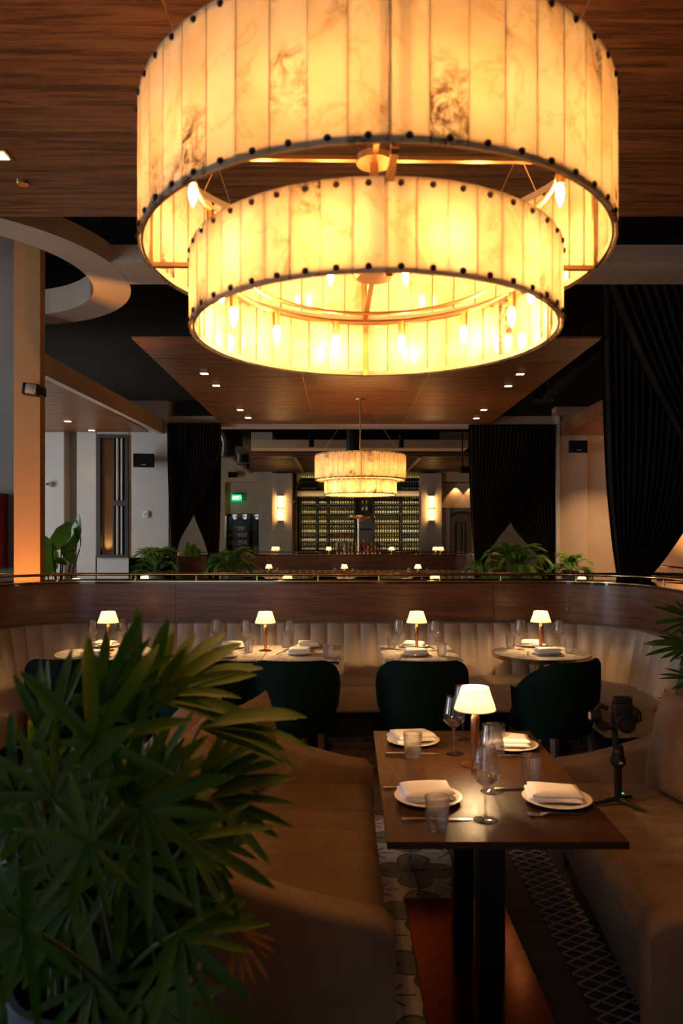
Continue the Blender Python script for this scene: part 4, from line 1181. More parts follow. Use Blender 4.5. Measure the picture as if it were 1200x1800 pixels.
obj('strap', MB().tube([(0.082, 0.0, zc + 0.05), (0.098, 0.0, zc + 0.035), (0.10, 0.0, zc + 0.0), (0.082, 0.0, zc - 0.01)], 0.005, 6), M['black'], cb)

# ================================================================ CURTAINS
def interp(pts, t):
    for (a, xa), (b, xb) in zip(pts, pts[1:]):
        if t <= b:
            u = (t - a) / (b - a); u = u * u * (3 - 2 * u) if False else u
            return xa + (xb - xa) * u
    return pts[-1][1]
def smooth_pts(pts, n=40):
    """Catmull-Rom through (py, px) points, resampled"""
    out = []
    for k in range(n + 1):
        y = pts[0][0] + (pts[-1][0] - pts[0][0]) * k / n
        i = 0
        while i < len(pts) - 2 and y > pts[i + 1][0]: i += 1
        p0, p1, p2, p3 = pts[max(i - 1, 0)], pts[i], pts[i + 1], pts[min(i + 2, len(pts) - 1)]
        u = (y - p1[0]) / (p2[0] - p1[0])
        m1 = (p2[1] - p0[1]) / (p2[0] - p0[0]) * (p2[0] - p1[0]); m2 = (p3[1] - p1[1]) / (p3[0] - p1[0]) * (p2[0] - p1[0])
        x = (2 * u ** 3 - 3 * u ** 2 + 1) * p1[1] + (u ** 3 - 2 * u ** 2 + u) * m1 + (-2 * u ** 3 + 3 * u ** 2) * p2[1] + (u ** 3 - u ** 2) * m2
        out.append((y, x))
    return out
def curtain(label, Y, lp, rp, pleats, amp, group, floor_z=0.02, seed=0):
    rnd = random.Random(seed)
    NV, NU = 60, pleats * 8
    Ls, Rs = smooth_pts(lp, NV), smooth_pts(rp, NV)
    w0 = abs(Rs[0][1] - Ls[0][1])
    offs = [rnd.uniform(-0.5, 0.5) for _ in range(pleats + 2)]
    def pt(u, j):
        (y, xl), (_, xr) = Ls[j], Rs[j]
        comp = min(2.2, w0 / max(8, abs(xr - xl)))
        ph = u * pleats
        k = int(ph)
        a = amp * (0.75 + 0.25 * comp)
        if j <= 1: a *= 0.6
        d = a * math.sin(2 * PI * ph + 0.6 * offs[min(k, pleats)]) + 0.25 * a * math.sin(4 * PI * ph + 3 * offs[min(k, pleats)] + j * 0.05)
        px = xl + (xr - xl) * u
        p = P(px, y, Y)
        return (p.x, p.y + d, p.z)
    m = MB()
    rows = []
    for j in range(NV + 1):
        rows.append([pt(i / NU, j) for i in range(NU + 1)])
    # the gathered cloth falls straight to the floor below its tie
    last = rows[-1]
    rows.append([(x, y, floor_z) for x, y, z in last])
    nv = len(rows)
    th = 0.004
    vs = [p for r in rows for p in r]
    fs = [(j * (NU + 1) + i, j * (NU + 1) + i + 1, (j + 1) * (NU + 1) + i + 1, (j + 1) * (NU + 1) + i) for j in range(nv - 1) for i in range(NU)]
    m.add(vs, fs)
    o = obj('curtain', m, M['curtain'], ang=180)
    sm_ = o.modifiers.new('thickness', 'SOLIDIFY'); sm_.thickness = th; sm_.offset = 0
    return tag(o, label, 'curtain', group)
G = 'black tied-back curtains'
curtain('black curtain swept aside to the wall with the speaker, before the bar', 12.62, [(744, 294), (860, 296), (985, 304)], [(744, 388), (800, 384), (860, 364), (910, 338), (950, 316), (985, 308)], 17, 0.035, G, seed=1)
curtain('narrower black curtain behind the swept one, gathered toward the bar side', 12.74, [(744, 330), (850, 334), (905, 341), (950, 358), (975, 366)], [(744, 389), (860, 388), (940, 386), (975, 384)], 11, 0.03, G, seed=2)
curtain('wide black curtain swept toward the bar, beside the arched mirror', 12.62, [(746, 823), (880, 826), (985, 834)], [(746, 977), (800, 965), (860, 936), (910, 903), (950, 872), (985, 852)], 22, 0.035, G, seed=3)
curtain('black curtain behind the wide one, gathered toward the speaker wall', 12.74, [(746, 880), (860, 885), (925, 901), (955, 925), (975, 944)], [(746, 978), (860, 977), (940, 975), (975, 974)], 14, 0.03, G, seed=4)
curtain('tall black curtain hung from the plaster beam, gathered low behind the booth', 7.32, [(492, 1056), (700, 1060), (850, 1066), (940, 1075), (1012, 1086)], [(492, 1262), (700, 1262), (830, 1240), (920, 1206), (975, 1170), (1012, 1140)], 17, 0.045, G, seed=5)
curtain('black curtain overlapping the tall one, drawn to the outer side', 7.2, [(492, 1062), (560, 1090), (650, 1130), (740, 1178), (800, 1206), (900, 1250), (1012, 1290)], [(492, 1290), (700, 1310), (1012, 1320)], 13, 0.04, G, seed=6)
o = obj('curtain_track', MB().box(PX(1050, 7.24), PX(1300, 7.24), 7.16, 7.38, 4.215, 4.26), M['plaster_warm'], smooth=False)
tag(o, 'pale curtain track under the plaster beam holding the tall black curtain', 'curtain track')

# ================================================================ WALL FITTINGS
def speaker(label, px, py, Y, w, h, d, rz, group='black wall loudspeakers', mark=True):
    p = P(px, py, Y)
    t = thing('wall_speaker', label, 'speaker', (p.x, p.y, p.z), rz, group)
    obj('housing', MB().loft([[(x * s, y, z * s) for x, z in ((-w / 2, -h / 2), (w / 2, -h / 2), (w / 2, h / 2), (-w / 2, h / 2))] for y, s in ((0, 0.72), (-d * 0.5, 1.0), (-d * 0.92, 1.0), (-d, 0.96))]), M['black'], t, smooth=False)
    obj('grille', MB().box(-w / 2 * 0.93, w / 2 * 0.93, -d - 0.006, -d, -h / 2 * 0.9, h / 2 * 0.9, 0.003), M['speaker'], t, smooth=False)
    obj('bracket', MB().box(-0.05, 0.05, 0.0, 0.16, -0.04, 0.04, 0.01), M['black'], t, smooth=False)
    if mark: obj('badge', MB().box(-0.035, 0.035, -d - 0.008, -d - 0.006, -h / 2 * 0.72, -h / 2 * 0.60), M['grey'], t, smooth=False)
speaker('black wall loudspeaker beside the tall window', 254, 811, 12.54, 0.34, 0.225, 0.2, 0.18)
speaker('black wall loudspeaker beside the wide curtain, under the side ceiling', 1011, 787, 12.54, 0.29, 0.20, 0.2, 0.0)
speaker('small black loudspeaker above the exit sign', 410, 835, 22.6, 0.28, 0.17, 0.15, 0.0, mark=False)
t = thing('security_camera', 'white dome security camera on the pale wall near the column', 'camera', P(86, 851, 12.5))
obj('mount', MB().lathe([(0, 0), (0.045, 0), (0.045, 0.06), (0, 0.07)], 18).xf(Matrix.Rotation(-PI / 2, 4, 'X')), M['white'], t)
obj('ball', MB().lathe([(0.0, -0.045), (0.026, -0.036), (0.042, -0.012), (0.042, 0.012), (0.026, 0.036), (0.0, 0.045)], 18), M['white'], t)
obj('lens', MB().lathe([(0, 0.0), (0.022, 0.0), (0.022, 0.01), (0, 0.012)], 14).xf(Matrix.Rotation(PI / 2, 4, 'X')).xf(Matrix.Translation((-0.008, -0.036, -0.004))), M['black'], t)
t = thing('wall_sensor', 'small white wall sensor below the loudspeaker by the tall window', 'sensor', P(257, 904, 12.69))
obj('case', MB().box(-0.045, 0.045, -0.035, 0.0, -0.055, 0.055, 0.008), M['white'], t)
obj('screen', MB().box(-0.03, 0.03, -0.038, -0.034, -0.03, 0.03), M['grey'], t, smooth=False)
for k, (a, b) in enumerate(((524, 884), (741, 884))):
    t = thing('dome_camera', ('small black dome camera on the column beside the bottle wall, exit side', 'small black dome camera at the bottle wall edge, mirror side')[k], 'camera', P((517, 741)[k], 884, (22.55, 24.05)[k]), 0, 'dome cameras by the bottle wall')
    obj('dome', MB().lathe([(0.0, -0.05), (0.03, -0.04), (0.05, 0.0), (0.05, 0.02), (0, 0.02)], 16), M['black'], t)
    obj('mount', MB().box(-0.03, 0.03, -0.02, (0.06, 0.06)[k], 0.018, 0.05), M['white'], t)
# lamp head clamped on the column
p = P(58, 688, 6.95)
t = thing('column_floodlight', 'black floodlight with textured lens fixed on the orange-lit column', 'spotlight', p)
hd = MB().box(-0.075, 0.075, -0.12, -0.03, -0.055, 0.055, 0.012).xf(Matrix.Rotation(0.12, 4, 'Y')).xf(Matrix.Rotation(0.2, 4, 'Z'))
obj('head', hd, M['black'], t)
obj('lens', MB().box(-0.045, 0.05, -0.128, -0.12, -0.045, 0.045, 0.008).xf(Matrix.Rotation(0.12, 4, 'Y')).xf(Matrix.Rotation(0.2, 4, 'Z')), flat('prismatic_lens', (0.45, 0.33, 0.24), 0.3, var=0.7, nscale=120, bump=0.8, bscale=150), t)
obj('bracket', MB().loft([[(0.06, -0.06, -0.02), (0.06, -0.03, -0.02), (0.06, -0.03, 0.02), (0.06, -0.06, 0.02)], [(0.125, -0.05, -0.06), (0.125, -0.0, -0.06), (0.125, 0.0, 0.03), (0.125, -0.05, 0.03)]]), M['black'], t, smooth=False)
# red fire cabinet
cyy = 7.9
t = thing('fire_cabinet', 'red wall cabinet beside the orange-lit column', 'cabinet', (PX(14, cyy), cyy, PZ(998, cyy)))
hh = PZ(868, cyy) - PZ(998, cyy)
obj('body', MB().box(-0.6, 0.0, -0.2, 0.0, 0.0, hh, 0.01), M['red'], t, smooth=False)
dr = obj('door', MB().box(-0.59, -0.012, -0.225, -0.2, 0.012, hh - 0.012, 0.008), M['red'], t, smooth=False)
obj('lock', MB().lathe([(0, 0), (0.018, 0), (0.018, 0.015), (0, 0.018)], 14).xf(Matrix.Rotation(PI / 2, 4, 'X')).xf(Matrix.Translation((-0.06, -0.225, hh * 0.46))), M['steel'], dr)
# sconces on the bar columns
for k, (px, lab) in enumerate(((493, 'tall glowing alabaster block sconce on the column by the exit sign'), (758, 'tall glowing alabaster block sconce on the column by the arched mirror'))):
    p = P(px, 915, 22.6)
    t = thing('wall_sconce', lab, 'wall lamp', p, 0, 'sconces on the bar columns')
    hh = PZ(872, 22.6) - PZ(915, 22.6)
    obj('frame', MB().box(-0.085, 0.085, -0.13, 0.0, -0.02, 0.0).box(-0.085, 0.085, -0.13, 0, hh, hh + 0.02).box(-0.085, -0.072, -0.13, -0.115, 0, hh).box(0.072, 0.085, -0.13, -0.115, 0, hh).box(-0.09, 0.09, -0.135, 0, hh / 2 - 0.012, hh / 2 + 0.012), M['bronze'], t, smooth=False)
    q = hh / 4
    for i in range(4):
        obj('block', MB().box(-0.07, 0.07, -0.112, -0.012, q * i + 0.032, q * (i + 1) - 0.032, 0.02), M['sconce_glow'], t)
# exit sign
ey = 22.9
t = thing('exit_sign', 'glowing green EXIT sign with arrows above the glass cabinet', 'sign', P(416, 881, ey))
obj('bracket', MB().box(-0.12, 0.2, -0.05, 0.2, 0.21, 0.235), M['black'], t, smooth=False)
obj('plate', MB().box(-0.155, 0.155, -0.03, -0.01, 0.0, 0.205), M['exit_green'], t, smooth=False)
cu = bpy.data.curves.new('lettering', 'FONT')
cu.body = 'EXIT'; cu.size = 0.155; cu.align_x = 'CENTER'; cu.align_y = 'CENTER'; cu.extrude = 0.002; cu.offset = 0.004
cu.materials.append(M['exit_white'])
tmp = bpy.data.objects.new('lettering_curve', cu); COL.objects.link(tmp)
bpy.context.view_layer.update()
me_ = bpy.data.meshes.new_from_object(tmp.evaluated_get(bpy.context.evaluated_depsgraph_get()))
bpy.data.objects.remove(tmp)
o = bpy.data.objects.new('lettering', me_); COL.objects.link(o); o.parent = t
o.location = (0, -0.033, 0.10); o.rotation_euler = (PI / 2, 0, 0); o.scale = (0.66, 1, 1)
for sx in (-1, 1):
    obj('arrow', MB().add([(sx * 0.118, -0.034, 0.14), (sx * 0.15, -0.034, 0.10), (sx * 0.118, -0.034, 0.06), (sx * 0.118, -0.03, 0.14), (sx * 0.15, -0.03, 0.10), (sx * 0.118, -0.03, 0.06)], [(0, 1, 2), (3, 4, 5), (0, 1, 4, 3), (1, 2, 5, 4), (2, 0, 3, 5)]), M['exit_white'], t, smooth=False)

# ================================================================ BOTTLE WALL
WB = 24.2
t = thing('bottle_wall', 'tall back-lit wine bottle shelving with brass frame behind the bar', 'shelf', (0, WB, 0))
def wx(px): return PX(px, WB)
def wz(py): return PZ(py, WB)
xl, xr = wx(524), wx(741)
wood_m = M['frame_brown']
obj('back_panel', MB().box(xl - 0.3, xr + 0.1, 0.36, 0.40, 0.8, 4.2), flat('olive_back', (0.10, 0.085, 0.03), 0.6), t, smooth=False)
obj('header', MB().box(wx(513), wx(742), -0.06, 0.36, wz(872), wz(863)), M['plaster_warm'], t, smooth=False)
obj('side_panel', MB().box(wx(513), wx(522), -0.1, 0.36, 0.8, wz(832)), M['slat_wood'], t, smooth=False)
obj('side_panel', MB().box(wx(739.5), wx(743), -0.1, 0.36, 0.8, wz(832)), M['slat_wood'], t, smooth=False)
for a in (521.5, 740):
    obj('brass_frame', MB().box(wx(a) - 0.012, wx(a) + 0.012, -0.09, -0.05, 0.9, wz(873)), M['brass'], t, smooth=False)
obj('brass_frame', MB().box(wx(521.5), wx(740), -0.09, -0.05, wz(873.5), wz(872.5)), M['brass'], t, smooth=False)
rows = [886.3, 903, 919.7, 936.5, 952, 968]
for px in (526.5, 557, 576, 624.5, 655.5, 704, 739):
    obj('upright', MB().box(wx(px) - 0.014, wx(px) + 0.014, 0, 0.36, 0.9, wz(872.8)), M['blacksteel'], t, smooth=False)
for r, py in enumerate(rows):
    for a, b in ((527, 624), (656, 739)):
        obj('shelf_board', MB().box(wx(a), wx(b), 0.0, 0.34, wz(py) - 0.02, wz(py)), M['blacksteel'], t, smooth=False)
for py in (840, 850, 862):
    for a, b in ((527, 556), (704, 739)):
        obj('shelf_board', MB().box(wx(a), wx(b), 0.0, 0.34, wz(py) - 0.02, wz(py)), M['blacksteel'], t, smooth=False)
obj('niche_shelf', MB().box(wx(627), wx(654), 0, 0.34, wz(899) - 0.02, wz(899)), M['blacksteel'], t, smooth=False)
for a, b, y0_, y1_, mm in ((627, 654, 929, 906, 'mirror'), (627, 654, 962, 932, 'mirror')):
    obj('mirror_panel', MB().box(wx(a), wx(b), 0.18, 0.2, wz(y0_), wz(y1_)), M[mm], t, smooth=False)
BH = 0.245
def bottle_mesh(glass_c, foil_c, label_c, fat=1.0, h=BH):
    r = 0.030 * fat
    m = MB()
    m.lathe([(0, 0), (r, 0), (r, h * 0.55), (r * 0.8, h * 0.64), (r * 0.38, h * 0.74), (r * 0.36, h * 0.80)], 10)
    m.mi = 1
    m.lathe([(r * 0.40, h * 0.76), (r * 0.40, h * 0.98), (0, h)], 8)
    m.mi = 2
    m.grid(5, 1, lambda u, v: (r * 1.03 * math.sin((u - 0.5) * 1.75), -r * 1.03 * math.cos((u - 0.5) * 1.75), h * (0.14 + 0.25 * v)))
    return m.mesh('wine_bottle', [glass_c, foil_c, label_c])
gl_d = flat('dark_bottle_glass', (0.012, 0.016, 0.008), 0.12)
gl_g = flat('green_bottle_glass', (0.05, 0.07, 0.015), 0.12)
lab_c = flat('cream_label', (0.62, 0.52, 0.40), 0.6); lab_w = flat('white_label', (0.7, 0.68, 0.62), 0.6)
FO = {'gold': flat('gold_foil', (0.65, 0.48, 0.08), 0.35, 0.3), 'white': flat('white_foil', (0.70, 0.66, 0.58), 0.4), 'red': flat('red_foil', (0.5, 0.04, 0.03), 0.4), 'black': flat('black_foil', (0.03, 0.03, 0.03), 0.4), 'blue': flat('blue_foil', (0.12, 0.3, 0.5), 0.4), 'olive': flat('olive_foil', (0.25, 0.24, 0.06), 0.45)}
BM = {}
for f in FO:
    BM[f] = bottle_mesh(gl_g if f in ('olive', 'gold') else gl_d, FO[f], lab_w if f in ('white', 'blue') else lab_c)
bays = [('first', 529.5, 555, 7), ('second', 560, 574, 4), ('third', 579, 622.5, 10), ('fourth', 658, 702, 10), ('fifth', 707, 737, 7)]
foil = [['olive', 'white', 'gold', 'black', 'gold'], ['olive', 'red', 'red', 'white', 'gold'], ['olive', 'gold', 'black', 'black', 'olive'], ['gold', 'gold', 'white', 'gold', 'white'], ['white', 'white', 'red', 'gold', 'blue'], ['white', 'white', 'gold', 'white', 'gold']]
rown = ['top', 'second', 'third', 'fourth', 'fifth', 'lowest']
for r, py in enumerate(rows):
    for b, (bn, a, c, n) in enumerate(bays):
        f = foil[r][b]
        for k in range(n):
            px = a + (c - a) * (k + 0.5) / n
            f2 = f
            if r == 1 and b == 2 and k < 3: f2 = 'olive'
            if r == 0 and b == 4 and k > 3: f2 = 'white'
            ware('wine_bottle', BM[f2], 'bottle', wx(px), WB + 0.12 + random.uniform(-.02, .02), wz(py), '%s-topped wine bottle, %s from left on the %s shelf, %s bay of bottle wall' % (f2, ORD[k], rown[r], bn), 'wine bottles on the bottle wall')
for q, (a, c, side) in enumerate(((528, 555, 'exit-sign'), (706, 738, 'arched-mirror'))):
    for r, py in enumerate((840, 850, 862)):
        if r == 0: continue
        for k in range(7):
            ware('wine_bottle', BM['olive' if r == 1 else ('gold', 'white')[k % 2]], 'bottle', wx(a + (c - a) * (k + 0.5) / 7), WB + 0.12, wz(py), 'wine bottle %s from left on the %s shelf above the header, %s end' % (ORD[k], ('', 'upper', 'lower')[r], side), 'wine bottles above the bottle wall header')
for k, px in enumerate((637.5, 644)):
    o = link('champagne_bottle', bottle_mesh(gl_d, FO['gold'], lab_c, 1.25, 0.36), None, (wx(px), WB + 0.1, wz(899)))
    tag(o, ('tall gold-necked bottle in the central niche, the left of two', 'tall gold-necked bottle in the central niche, the right of two')[k], 'bottle', 'tall bottles in the niche')
# shelf lighting: strips under each shelf
for r, py in enumerate(rows):
    zt = wz(py) + 0.32
    for a, b, e in ((527, 624, 1.3), (656, 739, 1.3)):
        light('shelf_strip', 'AREA', ((wx(a) + wx(b)) / 2, WB - 0.22, zt), e, (1.0, 0.74, 0.36), (0.9, 0, 0), shape='RECTANGLE', size=wx(b) - wx(a), size_y=0.03)
for a, b in ((527, 556), (704, 739)):
    light('shelf_strip', 'AREA', ((wx(a) + wx(b)) / 2, WB - 0.02, wz(834)), 1.6, (1.0, 0.8, 0.36), (0.4, 0, 0), shape='RECTANGLE', size=wx(b) - wx(a), size_y=0.03)

# bar counter and liquor display
by = 19.0
t = thing('bar_counter', 'long dark bar counter with brass edge in front of the bottle wall', 'bar', (0, by, 0))
obj('front', MB().box(-2.6, 3.4, 0.05, 0.6, 0.0, 1.06), M['panel_wood'], t, smooth=False)
obj('countertop', MB().box(-2.7, 3.5, -0.15, 0.75, 1.06, 1.10, 0.004), M['marble'], t, smooth=False)
t = thing('liquor_stand', 'stepped dark stand for the liquor bottles behind the bar', 'stand', (PX(628, 21), 21.0, 0))
for k in range(3):
    obj('step', MB().box(-0.66, 0.72, 0.0 + 0.16 * k, 0.16 + 0.16 * k, 0.0, 1.12 + 0.09 * k), M['blacksteel'], t, smooth=False)
liq = [flat('amber_spirit', (0.35, 0.10, 0.02), 0.12), flat('red_spirit', (0.35, 0.02, 0.015), 0.12), flat('clear_spirit', (0.35, 0.36, 0.36), 0.1), flat('green_spirit', (0.03, 0.09, 0.03), 0.12), flat('dark_spirit', (0.03, 0.015, 0.01), 0.12)]
names = ['amber', 'red', 'clear', 'green', 'dark']
lm = [bottle_mesh(liq[i], FO[('gold', 'red', 'white', 'gold', 'black')[i]], (lab_c, lab_w, lab_w, lab_c, lab_c)[i], 1.25, (0.29, 0.27, 0.31, 0.30, 0.28)[i]) for i in range(5)]
for k in range(3):
    n = 12
    for i in range(n):
        c = [[0, 4, 2, 3, 0, 0, 1, 1, 0, 1, 0, 1], [2, 4, 0, 0, 3, 0, 0, 1, 1, 0, 1, 4], [2, 2, 4, 0, 3, 4, 0, 0, 1, 1, 0, 4]][k][i]
        ware('liquor_bottle', lm[c], 'bottle', PX(628, 21) - 0.62 + 1.3 * (i + 0.5) / n + random.uniform(-.02, .02), 21.08 + 0.16 * k, 1.12 + 0.09 * k, '%s liquor bottle, %s from left on the %s step of the bar stand' % (names[c], ORD[i], ('front', 'middle', 'back')[k]), 'liquor bottles behind the bar')
light('liquor_light', 'SPOT', (PX(630, 21), 20.3, 2.4), 30, (1.0, 0.6, 0.3), (0.5, 0, 0), spot_size=1.0, spot_blend=0.8, shadow_soft_size=0.08)
t = thing('bar_fixture', 'oval brass shelf fixture on a post in the middle of the bar', 'lamp', (PX(630, 20.6), 20.6, 1.1))
obj('post', MB().lathe([(0.03, 0.0), (0.03, PZ(912, 20.6) - 1.1)], 12), M['steel'], t)
obj('oval_shelf', MB().lathe([(0.0, 0.0), (0.26, 0.0), (0.28, 0.02), (0.28, 0.09), (0.26, 0.10), (0.0, 0.1)], 32).xf(Matrix.Diagonal((1.35, 0.6, 1, 1))).xf(Matrix.Translation((0.08, 0, PZ(912, 20.6) - 1.1))), M['bronze'], t)
# bar lamps
BL = 'small shaded lamps on the bar counter'
for px, lab in ((482, 'small glowing lamp on the bar, one of the pair by the exit-side column, outer'), (487, 'small glowing lamp on the bar, one of the pair by the exit-side column, inner'), (578, 'small glowing lamp on the bar before the liquor bottles'),
                (688, 'small glowing lamp on the bar before the fourth bottle bay'), (765, 'small glowing lamp on the bar under the mirror-side sconce, the higher'), (775, 'small glowing lamp on the bar under the mirror-side sconce, the lower')):
    y = 19.2 if px not in (487, 775) else 18.95
    lamp(PX(px, y), y, lab, BL, 1.10)

# glass cabinet by the exit sign
gy0 = 23.2
t = thing('glassware_cabinet', 'dark recessed cabinet of glassware under the exit sign', 'cabinet', (0, gy0, 0))
xa, xb = PX(397, gy0), PX(456, gy0)
obj('back', MB().box(xa, xb, 0.5, 0.54, 0.8, PZ(903, gy0)), M['dark_glass'], t, smooth=False)
obj('divider', MB().box(PX(436, gy0) - 0.02, PX(436, gy0) + 0.02, 0, 0.5, 0.8, PZ(903, gy0)), M['blacksteel'], t, smooth=False)
for py in (932, 944, 957, 969):
    obj('shelf', MB().box(xa, xb, 0.0, 0.5, PZ(py, gy0) - 0.012, PZ(py, gy0)), M['blacksteel'], t, smooth=False)
sm_g = MB().lathe([(0.0, 0.0), (0.028, 0.0), (0.034, 0.13), (0.031, 0.13), (0.026, 0.01), (0, 0.01)], 10).mesh('shelf_glass', M['glass'])
for r, py in enumerate((932, 944, 957)):
    for k in range(8 if r else 6):
        px = 402 + k * 4.2 + (5 if r == 0 else 0)
        ware('shelf_glass', sm_g, 'glass', PX(px, gy0), gy0 + 0.15, PZ(py, gy0), 'stored glass, %s from left on the %s shelf of the glassware cabinet' % (ORD[k], ('top', 'middle', 'lower')[r]), 'glasses in the glassware cabinet')
glob = MB().lathe([(0.0, 0.0), (0.06, 0.02), (0.09, 0.09), (0.08, 0.17), (0.075, 0.17), (0.084, 0.09), (0.05, 0.03), (0, 0.02)], 16).mesh('hanging_glass', M['glass'])
for k, px in enumerate((411, 429, 450)):
    p = P(px, 914, gy0)
    t2 = thing('hanging_globe_glass', '%s big round glass hanging at the top of the glassware cabinet' % ('leftmost', 'middle', 'rightmost')[k], 'glass', (p.x, gy0 + 0.15, p.z), 0, 'big glasses hung in the glassware cabinet')
    link('bowl', glob, t2)
    obj('hanger', MB().lathe([(0.006, 0.15), (0.006, PZ(903, gy0) - p.z)], 8), M['steel'], t2)
light('cabinet_light', 'AREA', ((xa + xb) / 2, gy0 + 0.1, PZ(905, gy0)), 2.5, (0.85, 0.95, 1.0), (0, 0, 0), shape='RECTANGLE', size=1.0, size_y=0.1)

# ================================================================ MIDDLE TABLES beyond the first booth
MT = 'tables in the middle of the room'
def mid_table(label, x, y, r=0.40):
    return round_table(label, x, y, r, MT)
ml = [(473, 16.3, 'before the far booth, exit side'), (605, 16.3, 'before the far booth, under the chandelier'), (734, 16.3, 'before the far booth, mirror side'),
      (254, 11.4, 'by the leafy palm below the loudspeaker'), (505, 12.2, 'behind the near rail, exit side'), (764, 12.2, 'behind the near rail, mirror side'),
      (1022, 11.1, 'between palms and tall curtain'), (323, 14.6, 'seen through the parted exit-side curtains'), (134, 10.6, 'beside the broad-leaved plant')]
for px, y, w in ml:
    x = PX(px, y)
    if y > 16.2 and px > 400: y = 16.25
    z = TZ
    mid_table('round marble table ' + w, x, y, 0.36 if px > 400 else 0.40)
    lamp(x, y, 'small glowing lamp on the table ' + w, 'small shaded lamps in the middle of the room', TZ)
    for s_, sd in ((-1, 'left'), (1, 'right')):
        ware('wine_glass', wine_me, 'wine glass', x + 0.20 * s_, y - 0.05, TZ, 'wine glass %s of the lamp on the table %s' % (sd, w), 'wine glasses in the middle of the room')
MC = 'green chairs in the middle of the room'
for px, y, w in ((445, 15.5, 'at the far booth, exit side'), (570, 15.5, 'at the far booth, under the chandelier exit side'), (645, 15.5, 'at the far booth, under the chandelier mirror side'), (745, 15.5, 'at the far booth, mirror side'), (300, 10.9, 'beside the leafy palm near the first booth rail')):
    dup(chair0, (PX(px, y), y, 0.0), 0.0, 'dark green tub chair ' + w, MC)

# ================================================================ PLANTS
def leaflet_mesh(droop, fold=0.22, wid=0.085, n=9, mat='leaf', blunt=True):
    """unit-long palm leaflet along +X, upper side +Z, folded along its midrib"""
    m = MB(); vs = []
    for i in range(n + 1):
        t = i / n
        w = wid * (min(1, (t + 0.04) / 0.22) ** 0.7) * (1 - max(0, (t - 0.62) / 0.38) ** 1.9 * (0.86 if blunt else 1.0))
        x = t * (1 - 0.35 * droop * t)
        z = -droop * t ** 2.2
        vs += [(x, -w, z + fold * w), (x, 0, z), (x, w, z + fold * w)]
    fs = []
    for i in range(n):
        a = i * 3
        fs += [(a, a + 3, a + 4, a + 1), (a + 1, a + 4, a + 5, a + 2)]
    m.add(vs, fs)
    return m.mesh('leaflet', M[mat], ang=180)
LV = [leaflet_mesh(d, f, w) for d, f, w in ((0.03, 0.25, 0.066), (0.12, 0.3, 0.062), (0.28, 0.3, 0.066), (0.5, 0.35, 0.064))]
LVD = [leaflet_mesh(0.1, 0.4, 0.05, 5, 'leaf_dry', False)]
def basis(d, n):
    x = d.normalized(); z = (n - x * n.dot(x)).normalized(); y = z.cross(x)
    return x, y, z
def put_leaf(parent, me, hub, d, n, L, wscale=1.0):
    x, y, z = basis(d, n)
    o = link('leaflet', me, parent)
    Mx = Matrix(((x.x * L, y.x * L * wscale, z.x * L, hub.x), (x.y * L, y.y * L * wscale, z.y * L, hub.y), (x.z * L, y.z * L * wscale, z.z * L, hub.z), (0, 0, 0, 1)))
    o.matrix_local = Mx
    return o
def fan(root, base, hub, cdir, spread, nleaf, L, normal, droop, rnd, dry=False, lens=None):
    """one palm frond: a petiole part whose leaflets radiate from its end"""
    mid = base.lerp(hub, 0.55) + Vector((0, 0, 0.10)) * (hub - base).length
    pts = [base.lerp(mid, t).lerp(mid.lerp(hub, t), t) for t in [i / 7 for i in range(8)]]
    pet = obj('frond', MB().tube(pts, [0.0055] * 3 + [0.005] * 3 + [0.004, 0.003], 6), M['stem'], root)
    nn = normal.normalized()
    x0 = (cdir - nn * cdir.dot(nn)).normalized(); y0 = nn.cross(x0)
    for k in range(nleaf):
        u = (k / (nleaf - 1) - 0.5) if nleaf > 1 else 0
        a = math.radians(spread) * u + rnd.uniform(-0.05, 0.05)
        d = x0 * math.cos(a) + y0 * math.sin(a) + nn * rnd.uniform(-0.10, 0.10)
        ll = L * 1.12 * (1 - 0.22 * abs(2 * u) ** 1.5) * rnd.uniform(0.78, 1.12)
        me = LVD[0] if dry else LV[min(3, max(0, int(round(droop + rnd.uniform(-0.9, 1.3)))))]
        put_leaf(pet, me, hub, d, nn + Vector((rnd.uniform(-.45, .45), rnd.uniform(-.3, .3), rnd.uniform(-.2, .35))), ll, rnd.uniform(0.75, 1.1))
    return pet
rnd = random.Random(11)
PB = Vector((-0.50, 1.58, FZ))
palm = thing('fan_palm', 'big dark green fan palm in a grey planter, in front of the velvet loveseat', 'plant', PB)
obj('planter', MB().lathe([(0.0, 0.0), (0.15, 0.0), (0.165, 0.02), (0.195, 0.70), (0.20, 0.715), (0.20, 0.73), (0.185, 0.73), (0.178, 0.66), (0.0, 0.66)], 48), M['pot'], palm)
obj('soil', MB().lathe([(0.0, 0.675), (0.1, 0.672), (0.179, 0.665)], 32), M['soil'], palm)
FRONT = Vector((0, -1, 0.35))
def ang2(deg): return Vector((math.cos(math.radians(deg)), 0, math.sin(math.radians(deg))))
